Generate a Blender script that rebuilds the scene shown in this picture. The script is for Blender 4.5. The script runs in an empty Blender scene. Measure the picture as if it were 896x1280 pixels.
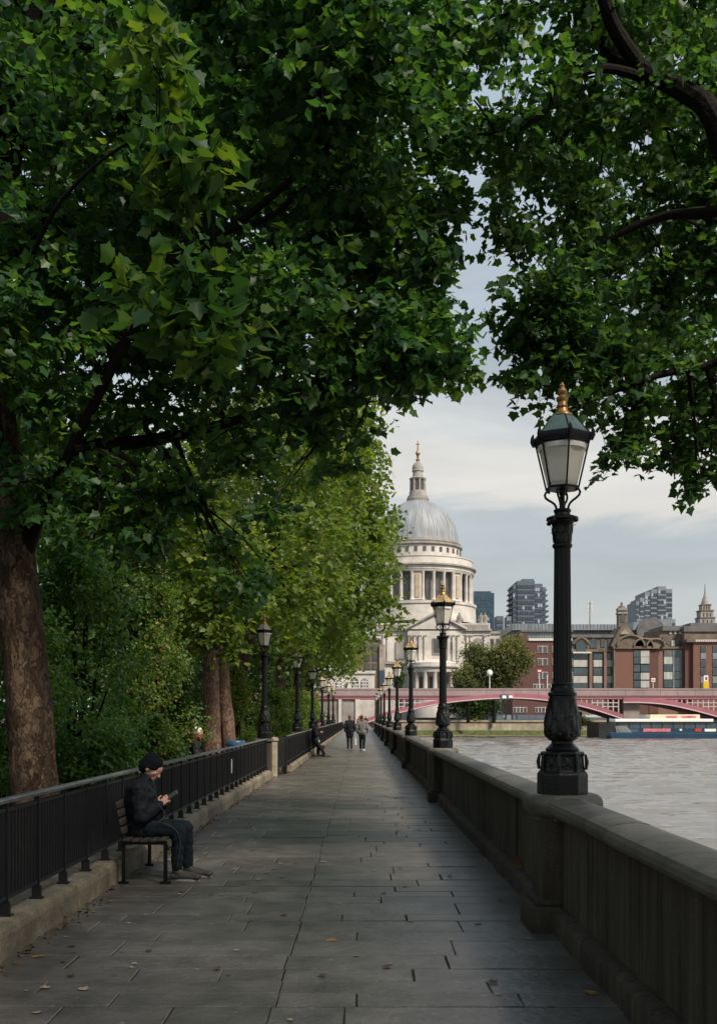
import bpy, bmesh, math, random
import numpy as np
from mathutils import Vector, Matrix, noise as mnoise
random.seed(7)
PI = math.pi
SC = bpy.context.scene
COL = SC.collection
F = 1244.0          # focal length of the photograph in its own pixels
EYE = 1.65
def fx(px, Y): return (px - 452.0) * Y / F
def fz(py, Y): return EYE - (py - 896.0) * Y / F
def P(px, py, Y): return Vector((fx(px, Y), Y, fz(py, Y)))

# ------------------------------------------------------------------ mesh building
class MB:
    def __init__(s): s.v = []; s.f = []; s.sm = []
    def add(s, vs, fs, smooth=False):
        b = len(s.v); s.v += [tuple(p) for p in vs]
        s.f += [tuple(i + b for i in f) for f in fs]; s.sm += [smooth] * len(fs); return s
    def box(s, c, d, rz=0.0, taper=1.0):
        x, y, z = d[0] / 2, d[1] / 2, d[2] / 2; cr, sr = math.cos(rz), math.sin(rz); vs = []
        for dz, t in ((-z, 1.0), (z, taper)):
            for dx, dy in ((-x, -y), (x, -y), (x, y), (-x, y)):
                dx *= t; dy *= t
                vs.append((c[0] + dx * cr - dy * sr, c[1] + dx * sr + dy * cr, c[2] + dz))
        return s.add(vs, [(0, 3, 2, 1), (4, 5, 6, 7), (0, 1, 5, 4), (1, 2, 6, 5), (2, 3, 7, 6), (3, 0, 4, 7)])
    def b2(s, x0, x1, y0, y1, z0, z1): return s.box(((x0 + x1) / 2, (y0 + y1) / 2, (z0 + z1) / 2), (x1 - x0, y1 - y0, z1 - z0))
    def lathe(s, prof, n=24, c=(0, 0, 0), rot=0.0, smooth=True, rmod=None, a0=0.0, a1=None, cap=True):
        full = a1 is None
        m = n if full else n + 1; vs = []; fs = []
        for k, (r, z) in enumerate(prof):
            for i in range(m):
                a = rot + (2 * PI * i / n if full else a0 + (a1 - a0) * i / n)
                rr = r * (rmod(a, k, z) if rmod else 1.0)
                vs.append((c[0] + rr * math.cos(a), c[1] + rr * math.sin(a), c[2] + z))
        for k in range(len(prof) - 1):
            for i in range(n):
                j = (i + 1) % m if full else i + 1
                fs.append((k * m + i, k * m + j, (k + 1) * m + j, (k + 1) * m + i))
        if cap and full:
            fs.append(tuple(range(m - 1, -1, -1))); L = (len(prof) - 1) * m; fs.append(tuple(L + i for i in range(m)))
        return s.add(vs, fs, smooth)
    def tube(s, pts, rad, n=8, smooth=True, cap=True):
        pts = [Vector(p) for p in pts]
        if not hasattr(rad, '__len__'): rad = [rad] * len(pts)
        vs = []; fs = []; up = None
        for k, p in enumerate(pts):
            d = (pts[min(k + 1, len(pts) - 1)] - pts[max(k - 1, 0)])
            if d.length < 1e-9: d = Vector((0, 0, 1))
            d.normalize()
            if up is None: up = Vector((0, 0, 1)) if abs(d.z) < .9 else Vector((1, 0, 0))
            a = d.cross(up)
            if a.length < 1e-4: a = d.cross(Vector((0.3, 1, .2)))
            a.normalize(); b = a.cross(d); up = b
            for i in range(n):
                t = 2 * PI * i / n; vs.append(p + (a * math.cos(t) + b * math.sin(t)) * rad[k])
        for k in range(len(pts) - 1):
            for i in range(n):
                j = (i + 1) % n; fs.append((k * n + i, k * n + j, (k + 1) * n + j, (k + 1) * n + i))
        if cap:
            fs.append(tuple(range(n - 1, -1, -1))); L = (len(pts) - 1) * n; fs.append(tuple(L + i for i in range(n)))
        return s.add(vs, fs, smooth)
    def prism(s, poly, a0, a1, axis='y', smooth=False):
        # poly: list of 2D points; axis y -> (x,z) section swept in y, x -> (y,z) swept in x, z -> (x,y) swept in z
        def mk(p, a):
            if axis == 'y': return (p[0], a, p[1])
            if axis == 'x': return (a, p[0], p[1])
            return (p[0], p[1], a)
        n = len(poly); vs = [mk(p, a0) for p in poly] + [mk(p, a1) for p in poly]
        fs = [(i, (i + 1) % n, n + (i + 1) % n, n + i) for i in range(n)]
        fs += [tuple(range(n - 1, -1, -1)), tuple(range(n, 2 * n))]
        return s.add(vs, fs, smooth)
    def ell(s, c, r, n=16, m=10, R=None, smooth=True):
        vs = []; fs = []
        for k in range(m + 1):
            t = PI * k / m
            for i in range(n):
                a = 2 * PI * i / n
                q = Vector((r[0] * math.sin(t) * math.cos(a), r[1] * math.sin(t) * math.sin(a), -r[2] * math.cos(t)))
                if R is not None: q = R @ q
                vs.append(Vector(c) + q)
        for k in range(m):
            for i in range(n):
                j = (i + 1) % n; fs.append((k * n + i, k * n + j, (k + 1) * n + j, (k + 1) * n + i))
        return s.add(vs, fs, smooth)
    def cap(s, p0, r0, p1, r1, n=12):
        p0 = Vector(p0); p1 = Vector(p1); d = p1 - p0; L = d.length
        d = d.normalized() if L > 1e-6 else Vector((0, 0, 1))
        pts = []; rr = []
        for k in range(5):
            t = -PI / 2 + PI / 2 * k / 4; pts.append(p0 + d * r0 * math.sin(t)); rr.append(max(r0 * math.cos(t), r0 * .05))
        for k in range(5):
            t = PI / 2 * k / 4; pts.append(p1 + d * r1 * math.sin(t)); rr.append(max(r1 * math.cos(t), r1 * .05))
        # avoid degenerate direction from tube()'s finite difference
        return s.tube(pts, rr, n)
    def mesh(s, name, ang=35, bevel=0.0, seg=1, weld=False):
        me = bpy.data.meshes.new(name); me.from_pydata([tuple(p) for p in s.v], [], s.f)
        if bevel or weld:
            bm = bmesh.new(); bm.from_mesh(me)
            if weld: bmesh.ops.remove_doubles(bm, verts=bm.verts, dist=1e-4)
            bmesh.ops.recalc_face_normals(bm, faces=bm.faces)
            if bevel:
                es = [e for e in bm.edges if len(e.link_faces) == 2 and e.calc_face_angle(0) > .45]
                bmesh.ops.bevel(bm, geom=es, offset=bevel, segments=seg, profile=.5, affect='EDGES')
            bm.to_mesh(me); bm.free()
            if seg > 1:
                me.polygons.foreach_set('use_smooth', [True] * len(me.polygons)); me.set_sharp_from_angle(angle=math.radians(40))
        else:
            bm = bmesh.new(); bm.from_mesh(me); bmesh.ops.recalc_face_normals(bm, faces=bm.faces); bm.to_mesh(me); bm.free()
            me.polygons.foreach_set('use_smooth', s.sm)
            if any(s.sm): me.set_sharp_from_angle(angle=math.radians(ang))
        me.update(); return me

def link(name, me, mat, parent=None, loc=None, rz=0.0):
    o = bpy.data.objects.new(name, me); COL.objects.link(o)
    if mat is not None and len(me.materials) == 0: me.materials.append(mat)
    if parent is not None: o.parent = parent
    if loc is not None: o.location = loc
    if rz: o.rotation_euler.z = rz
    return o
def obj(name, mb, mat, parent=None, loc=None, rz=0.0, **k): return link(name, mb.mesh(name, **k), mat, parent, loc, rz)
def tag(o, label, cat, group=None, kind=None):
    if label: o['label'] = label
    if cat: o['category'] = cat
    if group: o['group'] = group
    if kind: o['kind'] = kind
    return o
def thing(name, label, cat, loc=(0, 0, 0), rz=0.0, group=None):
    o = bpy.data.objects.new(name, None); COL.objects.link(o); o.empty_display_size = .2
    o.location = loc; o.rotation_euler.z = rz; return tag(o, label, cat, group)
def struct(name, mb, mat, **k):
    o = obj(name, mb, mat, **k); o['kind'] = 'structure'; return o
def dup(root, loc, rz=None, label=None, scale=None):
    r = root.copy(); COL.objects.link(r); r.location = loc
    if rz is not None: r.rotation_euler.z = rz
    if scale: r.scale = (scale,) * 3
    if label: r['label'] = label
    for ch in list(root.children):
        c = ch.copy(); COL.objects.link(c); c.parent = r
        for g in list(ch.children):
            d = g.copy(); COL.objects.link(d); d.parent = c
    return r
def bxp(name, mat, parent, x0, x1, y0, y1, z0, z1, bevel=0.0): return obj(name, MB().b2(x0, x1, y0, y1, z0, z1), mat, parent, bevel=bevel)

# ------------------------------------------------------------------ materials
def nt(m): m.use_nodes = True; return m.node_tree.nodes, m.node_tree.links
def mat(name, col, rough=.6, metal=0.0, spec=.4, var=.25, scale=4.0, bump=0.0, bscale=40.0, stretch=(1, 1, 1), col2=None, attr=None, dirt=0.0):
    m = bpy.data.materials.new(name); N, L = nt(m); b = N['Principled BSDF']
    b.inputs['Roughness'].default_value = rough; b.inputs['Metallic'].default_value = metal
    b.inputs['Specular IOR Level'].default_value = spec
    tc = N.new('ShaderNodeTexCoord'); mp = N.new('ShaderNodeMapping'); mp.inputs['Scale'].default_value = stretch
    L.new(tc.outputs['Object'], mp.inputs['Vector'])
    ns = N.new('ShaderNodeTexNoise'); ns.inputs['Scale'].default_value = scale; ns.inputs['Detail'].default_value = 6; ns.inputs['Roughness'].default_value = .6
    L.new(mp.outputs['Vector'], ns.inputs['Vector'])
    rp = N.new('ShaderNodeValToRGB'); rp.color_ramp.elements[0].position = .3; rp.color_ramp.elements[1].position = .7
    c2 = col2 if col2 else tuple(min(1, c * (1 + var)) for c in col)
    c1 = col if col2 else tuple(c * (1 - var) for c in col)
    rp.color_ramp.elements[0].color = (*c1, 1); rp.color_ramp.elements[1].color = (*c2, 1)
    L.new(ns.outputs['Fac'], rp.inputs['Fac']); out = rp.outputs['Color']
    if attr:
        at = N.new('ShaderNodeAttribute'); at.attribute_name = attr
        mr = N.new('ShaderNodeMapRange'); mr.inputs['To Min'].default_value = .78; mr.inputs['To Max'].default_value = 1.22
        L.new(at.outputs['Fac'], mr.inputs['Value'])
        mx = N.new('ShaderNodeMix'); mx.data_type = 'RGBA'; mx.blend_type = 'MULTIPLY'; mx.inputs['Factor'].default_value = 1
        L.new(out, mx.inputs['A']); L.new(mr.outputs['Result'], mx.inputs['B']); out = mx.outputs['Result']
    if dirt:
        n2 = N.new('ShaderNodeTexNoise'); n2.inputs['Scale'].default_value = scale * .23; n2.inputs['Detail'].default_value = 5
        L.new(tc.outputs['Object'], n2.inputs['Vector'])
        mr = N.new('ShaderNodeMapRange'); mr.inputs['From Min'].default_value = .35; mr.inputs['From Max'].default_value = .65; mr.inputs['To Min'].default_value = 1 - dirt; mr.inputs['To Max'].default_value = 1
        L.new(n2.outputs['Fac'], mr.inputs['Value'])
        mx = N.new('ShaderNodeMix'); mx.data_type = 'RGBA'; mx.blend_type = 'MULTIPLY'; mx.inputs['Factor'].default_value = 1
        L.new(out, mx.inputs['A']); L.new(mr.outputs['Result'], mx.inputs['B']); out = mx.outputs['Result']
    L.new(out, b.inputs['Base Color'])
    if bump:
        nb = N.new('ShaderNodeTexNoise'); nb.inputs['Scale'].default_value = bscale; nb.inputs['Detail'].default_value = 5
        L.new(mp.outputs['Vector'], nb.inputs['Vector'])
        bp = N.new('ShaderNodeBump'); bp.inputs['Strength'].default_value = 1; bp.inputs['Distance'].default_value = bump
        L.new(nb.outputs['Fac'], bp.inputs['Height']); L.new(bp.outputs['Normal'], b.inputs['Normal'])
    return m
def brickmat(name, c1, c2, mortar, scale=1.0, bw=.23, bh=.075):
    m = mat(name, c1, .85, var=.2, scale=.5); N, L = nt(m); b = N['Principled BSDF']
    tc = N.new('ShaderNodeTexCoord'); sp = N.new('ShaderNodeSeparateXYZ'); L.new(tc.outputs['Object'], sp.inputs[0])
    cb = N.new('ShaderNodeCombineXYZ'); ad = N.new('ShaderNodeMath'); ad.operation = 'ADD'
    L.new(sp.outputs['X'], ad.inputs[0]); L.new(sp.outputs['Y'], ad.inputs[1]); L.new(ad.outputs[0], cb.inputs['X']); L.new(sp.outputs['Z'], cb.inputs['Y'])
    br = N.new('ShaderNodeTexBrick'); br.inputs['Color1'].default_value = (*c1, 1); br.inputs['Color2'].default_value = (*c2, 1); br.inputs['Mortar'].default_value = (*mortar, 1)
    br.inputs['Scale'].default_value = scale; br.inputs['Brick Width'].default_value = bw; br.inputs['Row Height'].default_value = bh; br.inputs['Mortar Size'].default_value = .01
    L.new(cb.outputs[0], br.inputs['Vector'])
    old = b.inputs['Base Color'].links[0].from_socket
    mx = N.new('ShaderNodeMix'); mx.data_type = 'RGBA'; mx.inputs['Factor'].default_value = .5
    L.new(old, mx.inputs['A']); L.new(br.outputs['Color'], mx.inputs['B']); L.new(mx.outputs['Result'], b.inputs['Base Color'])
    return m
def speckle(m, scale=120, lo=.55, hi=1.35, gum=0.0, gscale=5.0):
    N, L = nt(m); b = N['Principled BSDF']; old = b.inputs['Base Color'].links[0].from_socket; tc = N.new('ShaderNodeTexCoord')
    ns = N.new('ShaderNodeTexNoise'); ns.inputs['Scale'].default_value = scale; ns.inputs['Detail'].default_value = 2; L.new(tc.outputs['Object'], ns.inputs['Vector'])
    mr = N.new('ShaderNodeMapRange'); mr.inputs['From Min'].default_value = .32; mr.inputs['From Max'].default_value = .68; mr.inputs['To Min'].default_value = lo; mr.inputs['To Max'].default_value = hi; L.new(ns.outputs['Fac'], mr.inputs['Value'])
    mx = N.new('ShaderNodeMix'); mx.data_type = 'RGBA'; mx.blend_type = 'MULTIPLY'; mx.inputs['Factor'].default_value = 1; L.new(old, mx.inputs['A']); L.new(mr.outputs['Result'], mx.inputs['B']); out = mx.outputs['Result']
    if gum:
        for sc_, thr, col in ((gscale, .055, (.24, .23, .21, 1)), (gscale * .77, .06, (.03, .028, .025, 1)), (gscale * 2.3, .10, (.17, .16, .14, 1))):
            vo = N.new('ShaderNodeTexVoronoi'); vo.inputs['Scale'].default_value = sc_; vo.inputs['Randomness'].default_value = 1; L.new(tc.outputs['Object'], vo.inputs['Vector'])
            n2 = N.new('ShaderNodeMath'); n2.operation = 'ADD'; sc2 = N.new('ShaderNodeMath'); sc2.operation = 'MULTIPLY'; sc2.inputs[1].default_value = .12; L.new(ns.outputs['Fac'], sc2.inputs[0]); L.new(vo.outputs['Distance'], n2.inputs[0]); L.new(sc2.outputs[0], n2.inputs[1])
            m2 = N.new('ShaderNodeMapRange'); m2.inputs['From Min'].default_value = thr + .05; m2.inputs['From Max'].default_value = thr + .085; m2.inputs['To Min'].default_value = gum; m2.inputs['To Max'].default_value = 0; L.new(n2.outputs[0], m2.inputs['Value'])
            q = N.new('ShaderNodeMix'); q.data_type = 'RGBA'; q.inputs['B'].default_value = col; L.new(m2.outputs['Result'], q.inputs['Factor']); L.new(out, q.inputs['A']); out = q.outputs['Result']
    L.new(out, b.inputs['Base Color']); return m
def barkmat(name, dark, mid, pale, k=1.0):
    m = bpy.data.materials.new(name); N, L = nt(m); b = N['Principled BSDF']; b.inputs['Roughness'].default_value = .9; b.inputs['Specular IOR Level'].default_value = .15
    tc = N.new('ShaderNodeTexCoord'); mp = N.new('ShaderNodeMapping'); mp.inputs['Scale'].default_value = (1.6, 1.6, .75); L.new(tc.outputs['Object'], mp.inputs['Vector'])
    nd = N.new('ShaderNodeTexNoise'); nd.inputs['Scale'].default_value = 5 * k; nd.inputs['Detail'].default_value = 4; L.new(mp.outputs[0], nd.inputs['Vector'])
    md = N.new('ShaderNodeMix'); md.data_type = 'RGBA'; md.blend_type = 'LINEAR_LIGHT'; md.inputs['Factor'].default_value = .42; L.new(mp.outputs[0], md.inputs['A']); L.new(nd.outputs['Color'], md.inputs['B'])
    vo = N.new('ShaderNodeTexVoronoi'); vo.inputs['Scale'].default_value = 9 * k; L.new(md.outputs['Result'], vo.inputs['Vector'])
    ve = N.new('ShaderNodeTexVoronoi'); ve.feature = 'DISTANCE_TO_EDGE'; ve.inputs['Scale'].default_value = 9 * k; L.new(md.outputs['Result'], ve.inputs['Vector'])
    sp = N.new('ShaderNodeSeparateColor'); L.new(vo.outputs['Color'], sp.inputs[0])
    n3 = N.new('ShaderNodeTexNoise'); n3.inputs['Scale'].default_value = 2.2 * k; n3.inputs['Detail'].default_value = 6; L.new(mp.outputs[0], n3.inputs['Vector'])
    av = N.new('ShaderNodeMath'); av.operation = 'MULTIPLY_ADD'; av.inputs[1].default_value = .45; L.new(sp.outputs[0], av.inputs[0])
    hf_ = N.new('ShaderNodeMath'); hf_.operation = 'MULTIPLY'; hf_.inputs[1].default_value = .6; L.new(n3.outputs['Fac'], hf_.inputs[0]); L.new(hf_.outputs[0], av.inputs[2])
    rp = N.new('ShaderNodeValToRGB'); e = rp.color_ramp.elements; e.new(.5); e[0].position = .30; e[0].color = (*dark, 1); e[1].position = .52; e[1].color = (*mid, 1); e[2].position = .72; e[2].color = (*pale, 1); L.new(av.outputs[0], rp.inputs['Fac'])
    ck = N.new('ShaderNodeMapRange'); ck.inputs['From Max'].default_value = .07; ck.inputs['To Min'].default_value = .62; L.new(ve.outputs['Distance'], ck.inputs['Value'])
    mx = N.new('ShaderNodeMix'); mx.data_type = 'RGBA'; mx.blend_type = 'MULTIPLY'; mx.inputs['Factor'].default_value = 1; L.new(rp.outputs['Color'], mx.inputs['A']); L.new(ck.outputs['Result'], mx.inputs['B']); L.new(mx.outputs['Result'], b.inputs['Base Color'])
    n4 = N.new('ShaderNodeTexNoise'); n4.inputs['Scale'].default_value = 22 * k; n4.inputs['Detail'].default_value = 6; L.new(mp.outputs[0], n4.inputs['Vector'])
    hh = N.new('ShaderNodeMath'); hh.operation = 'MULTIPLY_ADD'; hh.inputs[1].default_value = .5; L.new(n4.outputs['Fac'], hh.inputs[0])
    h2 = N.new('ShaderNodeMath'); h2.operation = 'MULTIPLY_ADD'; h2.inputs[1].default_value = .8; L.new(ck.outputs['Result'], h2.inputs[0]); L.new(sp.outputs[1], h2.inputs[2]); L.new(h2.outputs[0], hh.inputs[2])
    bp = N.new('ShaderNodeBump'); bp.inputs['Strength'].default_value = 1; bp.inputs['Distance'].default_value = .022; L.new(hh.outputs[0], bp.inputs['Height']); L.new(bp.outputs['Normal'], b.inputs['Normal'])
    return m
def glassmat(name, col, rough=.12, spec=.8):
    return mat(name, col, rough, spec=spec, var=.35, scale=.35)
def leafmat(name, stops, trans=.35, rough=.42, spec=.35):
    m = bpy.data.materials.new(name); N, L = nt(m); b = N['Principled BSDF']; out = N['Material Output']
    at = N.new('ShaderNodeAttribute'); at.attribute_name = 'var'
    rp = N.new('ShaderNodeValToRGB'); e = rp.color_ramp.elements
    while len(e) < len(stops): e.new(.5)
    for k, (p, c) in enumerate(stops): e[k].position = p; e[k].color = (*c, 1)
    L.new(at.outputs['Fac'], rp.inputs['Fac']); L.new(rp.outputs['Color'], b.inputs['Base Color'])
    b.inputs['Roughness'].default_value = rough; b.inputs['Specular IOR Level'].default_value = spec
    t = N.new('ShaderNodeBsdfTranslucent')
    hs = N.new('ShaderNodeMix'); hs.data_type = 'RGBA'; hs.blend_type = 'MULTIPLY'; hs.inputs['Factor'].default_value = 1; hs.inputs['B'].default_value = (2.6, 2.5, .8, 1)
    L.new(rp.outputs['Color'], hs.inputs['A']); L.new(hs.outputs['Result'], t.inputs['Color'])
    mx = N.new('ShaderNodeMixShader'); mx.inputs[0].default_value = trans
    L.new(b.outputs[0], mx.inputs[1]); L.new(t.outputs[0], mx.inputs[2]); L.new(mx.outputs[0], out.inputs['Surface'])
    return m

M = {}
M['iron'] = mat('black cast iron', (.0035, .0042, .0045), .38, spec=.32, var=.5, scale=9, bump=.0025, bscale=45)
M['iron_orn'] = mat('ornate black iron', (.005, .006, .006), .34, spec=.45, var=.5, scale=20, bump=.006, bscale=60)
M['gold'] = mat('worn gilding', (.36, .21, .085), .42, metal=.7, var=.45, scale=30, bump=.001, bscale=80)
M['brass'] = mat('weathered brass roof', (.46, .33, .15), .42, metal=.5, var=.4, scale=10)
M['verdigris'] = mat('grey green roof sheet', (.10, .15, .145), .28, spec=.6, var=.3, scale=7)
M['paleroof'] = mat('pale tan roof sheet', (.42, .33, .22), .5, var=.3, scale=8)
M['opal'] = mat('opal lamp glass', (.93, .89, .79), .3, spec=.4, var=.04, scale=6)
N, L = nt(M['opal']); N['Principled BSDF'].inputs['Transmission Weight'].default_value = 0.0; N['Principled BSDF'].inputs['Subsurface Weight'].default_value = .0
tr = N.new('ShaderNodeBsdfTranslucent'); tr.inputs['Color'].default_value = (.98, .94, .84, 1); mx = N.new('ShaderNodeMixShader'); mx.inputs[0].default_value = .42
L.new(N['Principled BSDF'].outputs[0], mx.inputs[1]); L.new(tr.outputs[0], mx.inputs[2])
tp = N.new('ShaderNodeBsdfTransparent'); m3 = N.new('ShaderNodeMixShader'); m3.inputs[0].default_value = .14; L.new(mx.outputs[0], m3.inputs[1]); L.new(tp.outputs[0], m3.inputs[2]); L.new(m3.outputs[0], N['Material Output'].inputs['Surface'])
M['parapet'] = mat('streaked dark stone', (.066, .054, .037), .85, var=.55, scale=3.0, stretch=(6, 6, .35), bump=.004, bscale=30, dirt=.45)
M['coping'] = mat('worn coping stone', (.125, .112, .088), .55, spec=.5, var=.4, scale=5, bump=.004, bscale=35, dirt=.4)
M['flag'] = mat('york stone flags', (.116, .103, .090), .40, spec=.6, var=.42, scale=3.2, bump=.006, bscale=16, attr='var', dirt=.30)
M['joint'] = mat('dark earth joint', (.035, .032, .027), .95, var=.4, scale=8, spec=.1)
M['kerb'] = mat('lichened kerb stone', (.25, .21, .145), .9, var=.35, scale=5, bump=.006, bscale=28, dirt=.5)
M['soil'] = mat('garden soil', (.030, .026, .018), .95, var=.5, scale=3, spec=.1, bump=.02, bscale=6)
M['rail'] = mat('black painted railing', (.006, .0065, .007), .42, spec=.4, var=.4, scale=12)
M['handrail'] = mat('worn grey handrail', (.16, .165, .16), .38, spec=.5, metal=.2, var=.35, scale=9)
M['pier_stone'] = mat('pale pier stone', (.34, .29, .22), .85, var=.3, scale=5, bump=.004, bscale=30)
M['bark'] = mat('plane bark', (.075, .048, .033), .9, scale=4, stretch=(2.2, 2.2, .8), bump=.06, bscale=7, spec=.15, dirt=.5, col2=(.26, .17, .11))
M['bark2'] = mat('reddish plane bark', (.11, .065, .045), .9, scale=5, stretch=(2, 2, .7), bump=.05, bscale=8, spec=.15, dirt=.4, col2=(.25, .16, .11))
M['bark'] = barkmat('plane bark', (.032, .021, .014), (.064, .042, .028), (.125, .086, .058))
M['bark2'] = barkmat('reddish plane bark', (.075, .046, .034), (.15, .092, .066), (.24, .165, .12))
M['twig'] = mat('dark branch bark', (.011, .009, .007), .9, var=.4, scale=9, bump=.012, bscale=30, spec=.15)
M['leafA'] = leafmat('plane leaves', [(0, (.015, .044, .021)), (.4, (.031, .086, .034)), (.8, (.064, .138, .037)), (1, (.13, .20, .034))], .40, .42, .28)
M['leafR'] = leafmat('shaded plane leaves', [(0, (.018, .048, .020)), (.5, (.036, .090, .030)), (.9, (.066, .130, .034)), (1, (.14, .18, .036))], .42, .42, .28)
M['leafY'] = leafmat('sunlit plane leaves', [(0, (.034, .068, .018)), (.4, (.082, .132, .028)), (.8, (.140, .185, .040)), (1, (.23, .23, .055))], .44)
M['leafS'] = leafmat('glossy shrub leaves', [(0, (.026, .066, .018)), (.5, (.060, .140, .032)), (.9, (.110, .200, .046)), (1, (.18, .22, .055))], .34, .32, .45)
M['leafL'] = leafmat('yellowing shrub leaves', [(0, (.026, .060, .016)), (.5, (.065, .125, .026)), (.93, (.13, .17, .035)), (1, (.22, .13, .035))], .35)
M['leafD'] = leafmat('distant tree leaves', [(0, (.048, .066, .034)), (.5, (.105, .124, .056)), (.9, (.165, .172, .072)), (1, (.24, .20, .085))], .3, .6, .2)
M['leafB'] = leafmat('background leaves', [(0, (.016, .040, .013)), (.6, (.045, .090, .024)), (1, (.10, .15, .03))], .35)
M['deadleaf'] = mat('fallen leaf', (.30, .15, .045), .7, var=.5, scale=20)
M['deadleaf2'] = mat('pale fallen leaf', (.34, .27, .17), .7, var=.4, scale=20)
M['deadleaf3'] = mat('brown leaf litter', (.10, .060, .030), .8, var=.6, scale=9)
M['wood'] = mat('weathered bench slats', (.050, .041, .035), .6, var=.45, scale=6, stretch=(8, .8, 8), bump=.002, bscale=40)
M['skin'] = mat('skin', (.47, .26, .18), .5, var=.12, scale=25, spec=.4)
M['navy'] = mat('dark navy cloth', (.0055, .007, .011), .72, var=.35, scale=9, bump=.003, bscale=70, spec=.3)
M['knit'] = mat('black knit', (.008, .009, .012), .95, var=.4, scale=60, bump=.004, bscale=160, spec=.1)
M['jeans'] = mat('dark teal jeans', (.007, .013, .018), .85, var=.35, scale=14, bump=.003, bscale=60, spec=.2)
M['shoe'] = mat('dark scuffed trainers', (.05, .047, .043), .6, var=.4, scale=25)
M['sole'] = mat('pale shoe sole', (.30, .29, .27), .7, var=.2, scale=20)
M['piping'] = mat('grey piping', (.06, .06, .06), .6, var=.1)
M['greycoat'] = mat('grey wool coat', (.15, .145, .14), .9, var=.25, scale=30)
M['black'] = mat('black cloth', (.010, .010, .011), .8, var=.3, scale=15)
M['redcloth'] = mat('dark red scarf', (.22, .035, .03), .85, var=.4, scale=18)
M['whitehair'] = mat('white hair', (.72, .69, .62), .8, var=.15, scale=40)
M['redhair'] = mat('reddish brown hair', (.16, .05, .03), .7, var=.35, scale=40)
M['darkhair'] = mat('dark hair', (.02, .014, .01), .6, var=.3, scale=40)
M['bluebin'] = mat('blue painted bin', (.03, .075, .15), .4, var=.25, scale=7)
speckle(M['flag'], 80, .66, 1.3, .85, 4.2); speckle(M['coping'], 150, .5, 1.5); speckle(M['kerb'], 60, .7, 1.25); speckle(M['parapet'], 110, .6, 1.35)
M['screen'] = mat('phone', (.05, .055, .06), .12, var=.1)
M['pale'] = mat('pale paint', (.62, .60, .56), .6, var=.12, scale=5)
M['white'] = mat('white paint', (.80, .79, .75), .5, var=.06, scale=3)
M['palebag'] = mat('pale canvas bag', (.55, .54, .52), .8, var=.15)
M['bluebag'] = mat('slate blue rucksack', (.06, .10, .15), .8, var=.5, scale=8)
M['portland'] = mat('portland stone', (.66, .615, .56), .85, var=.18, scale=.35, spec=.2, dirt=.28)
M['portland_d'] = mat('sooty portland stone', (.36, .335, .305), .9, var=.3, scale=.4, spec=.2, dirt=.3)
M['lead'] = mat('grey lead roof', (.30, .33, .355), .55, var=.14, scale=.25, stretch=(1, 1, .15), spec=.35)
def leadfix():
    m = M['lead']; N, L = nt(m); b = N['Principled BSDF']; old = b.inputs['Base Color'].links[0].from_socket
    tc = N.new('ShaderNodeTexCoord'); sp = N.new('ShaderNodeSeparateXYZ'); L.new(tc.outputs['Object'], sp.inputs[0])
    at = N.new('ShaderNodeMath'); at.operation = 'ARCTAN2'; L.new(sp.outputs['Y'], at.inputs[0]); L.new(sp.outputs['X'], at.inputs[1])
    cb = N.new('ShaderNodeCombineXYZ'); L.new(at.outputs[0], cb.inputs['X']); ml = N.new('ShaderNodeMath'); ml.operation = 'MULTIPLY'; ml.inputs[1].default_value = .004; L.new(sp.outputs['Z'], ml.inputs[0]); L.new(ml.outputs[0], cb.inputs['Y'])
    ns = N.new('ShaderNodeTexNoise'); ns.inputs['Scale'].default_value = 30; ns.inputs['Detail'].default_value = 3; L.new(cb.outputs[0], ns.inputs['Vector'])
    rp = N.new('ShaderNodeValToRGB'); rp.color_ramp.elements[0].position = .42; rp.color_ramp.elements[0].color = (.62, .54, .48, 1); rp.color_ramp.elements[1].position = .56; rp.color_ramp.elements[1].color = (1, 1, 1, 1); L.new(ns.outputs['Fac'], rp.inputs['Fac'])
    mx = N.new('ShaderNodeMix'); mx.data_type = 'RGBA'; mx.blend_type = 'MULTIPLY'; mx.inputs['Factor'].default_value = .8; L.new(old, mx.inputs['A']); L.new(rp.outputs['Color'], mx.inputs['B']); L.new(mx.outputs['Result'], b.inputs['Base Color'])
leadfix()
M['ochre'] = mat('ochre niche stone', (.44, .35, .25), .85, var=.25, scale=.6)
M['darkwin'] = glassmat('dark window', (.075, .072, .072), .3)
M['pink'] = mat('pink bridge paint', (.36, .135, .165), .6, var=.14, scale=.5, dirt=.2)
M['pinkpale'] = mat('pale pink bridge parapet', (.34, .255, .25), .75, var=.12, scale=.5, dirt=.2)
M['pinkwhite'] = mat('white pink lattice', (.50, .38, .39), .6, var=.1)
M['pinkdark'] = mat('dark red bridge fascia', (.16, .075, .085), .7, var=.2)
M['pierstone2'] = mat('bridge pier stone', (.36, .31, .26), .85, var=.3, scale=.5, dirt=.4)
M['darkpier'] = mat('wet dark pier', (.018, .020, .022), .6, var=.4, scale=.5)
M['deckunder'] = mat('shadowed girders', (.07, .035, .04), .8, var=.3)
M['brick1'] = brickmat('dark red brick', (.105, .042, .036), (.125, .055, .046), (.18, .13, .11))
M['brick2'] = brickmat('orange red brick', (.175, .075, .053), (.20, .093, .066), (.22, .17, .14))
M['brick3'] = brickmat('dusky pink brick', (.20, .115, .09), (.23, .135, .105), (.24, .19, .16))
M['stone_b'] = mat('sooty tan stone', (.20, .155, .115), .85, var=.3, scale=.6, dirt=.4)
M['roof'] = mat('grey slate roof', (.13, .125, .125), .7, var=.3, scale=.5)
M['roofglass'] = mat('blue grey roof sheets', (.20, .235, .255), .4, var=.25, scale=.4, spec=.6)
M['winglass'] = glassmat('office glazing', (.05, .075, .085), .12)
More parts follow.
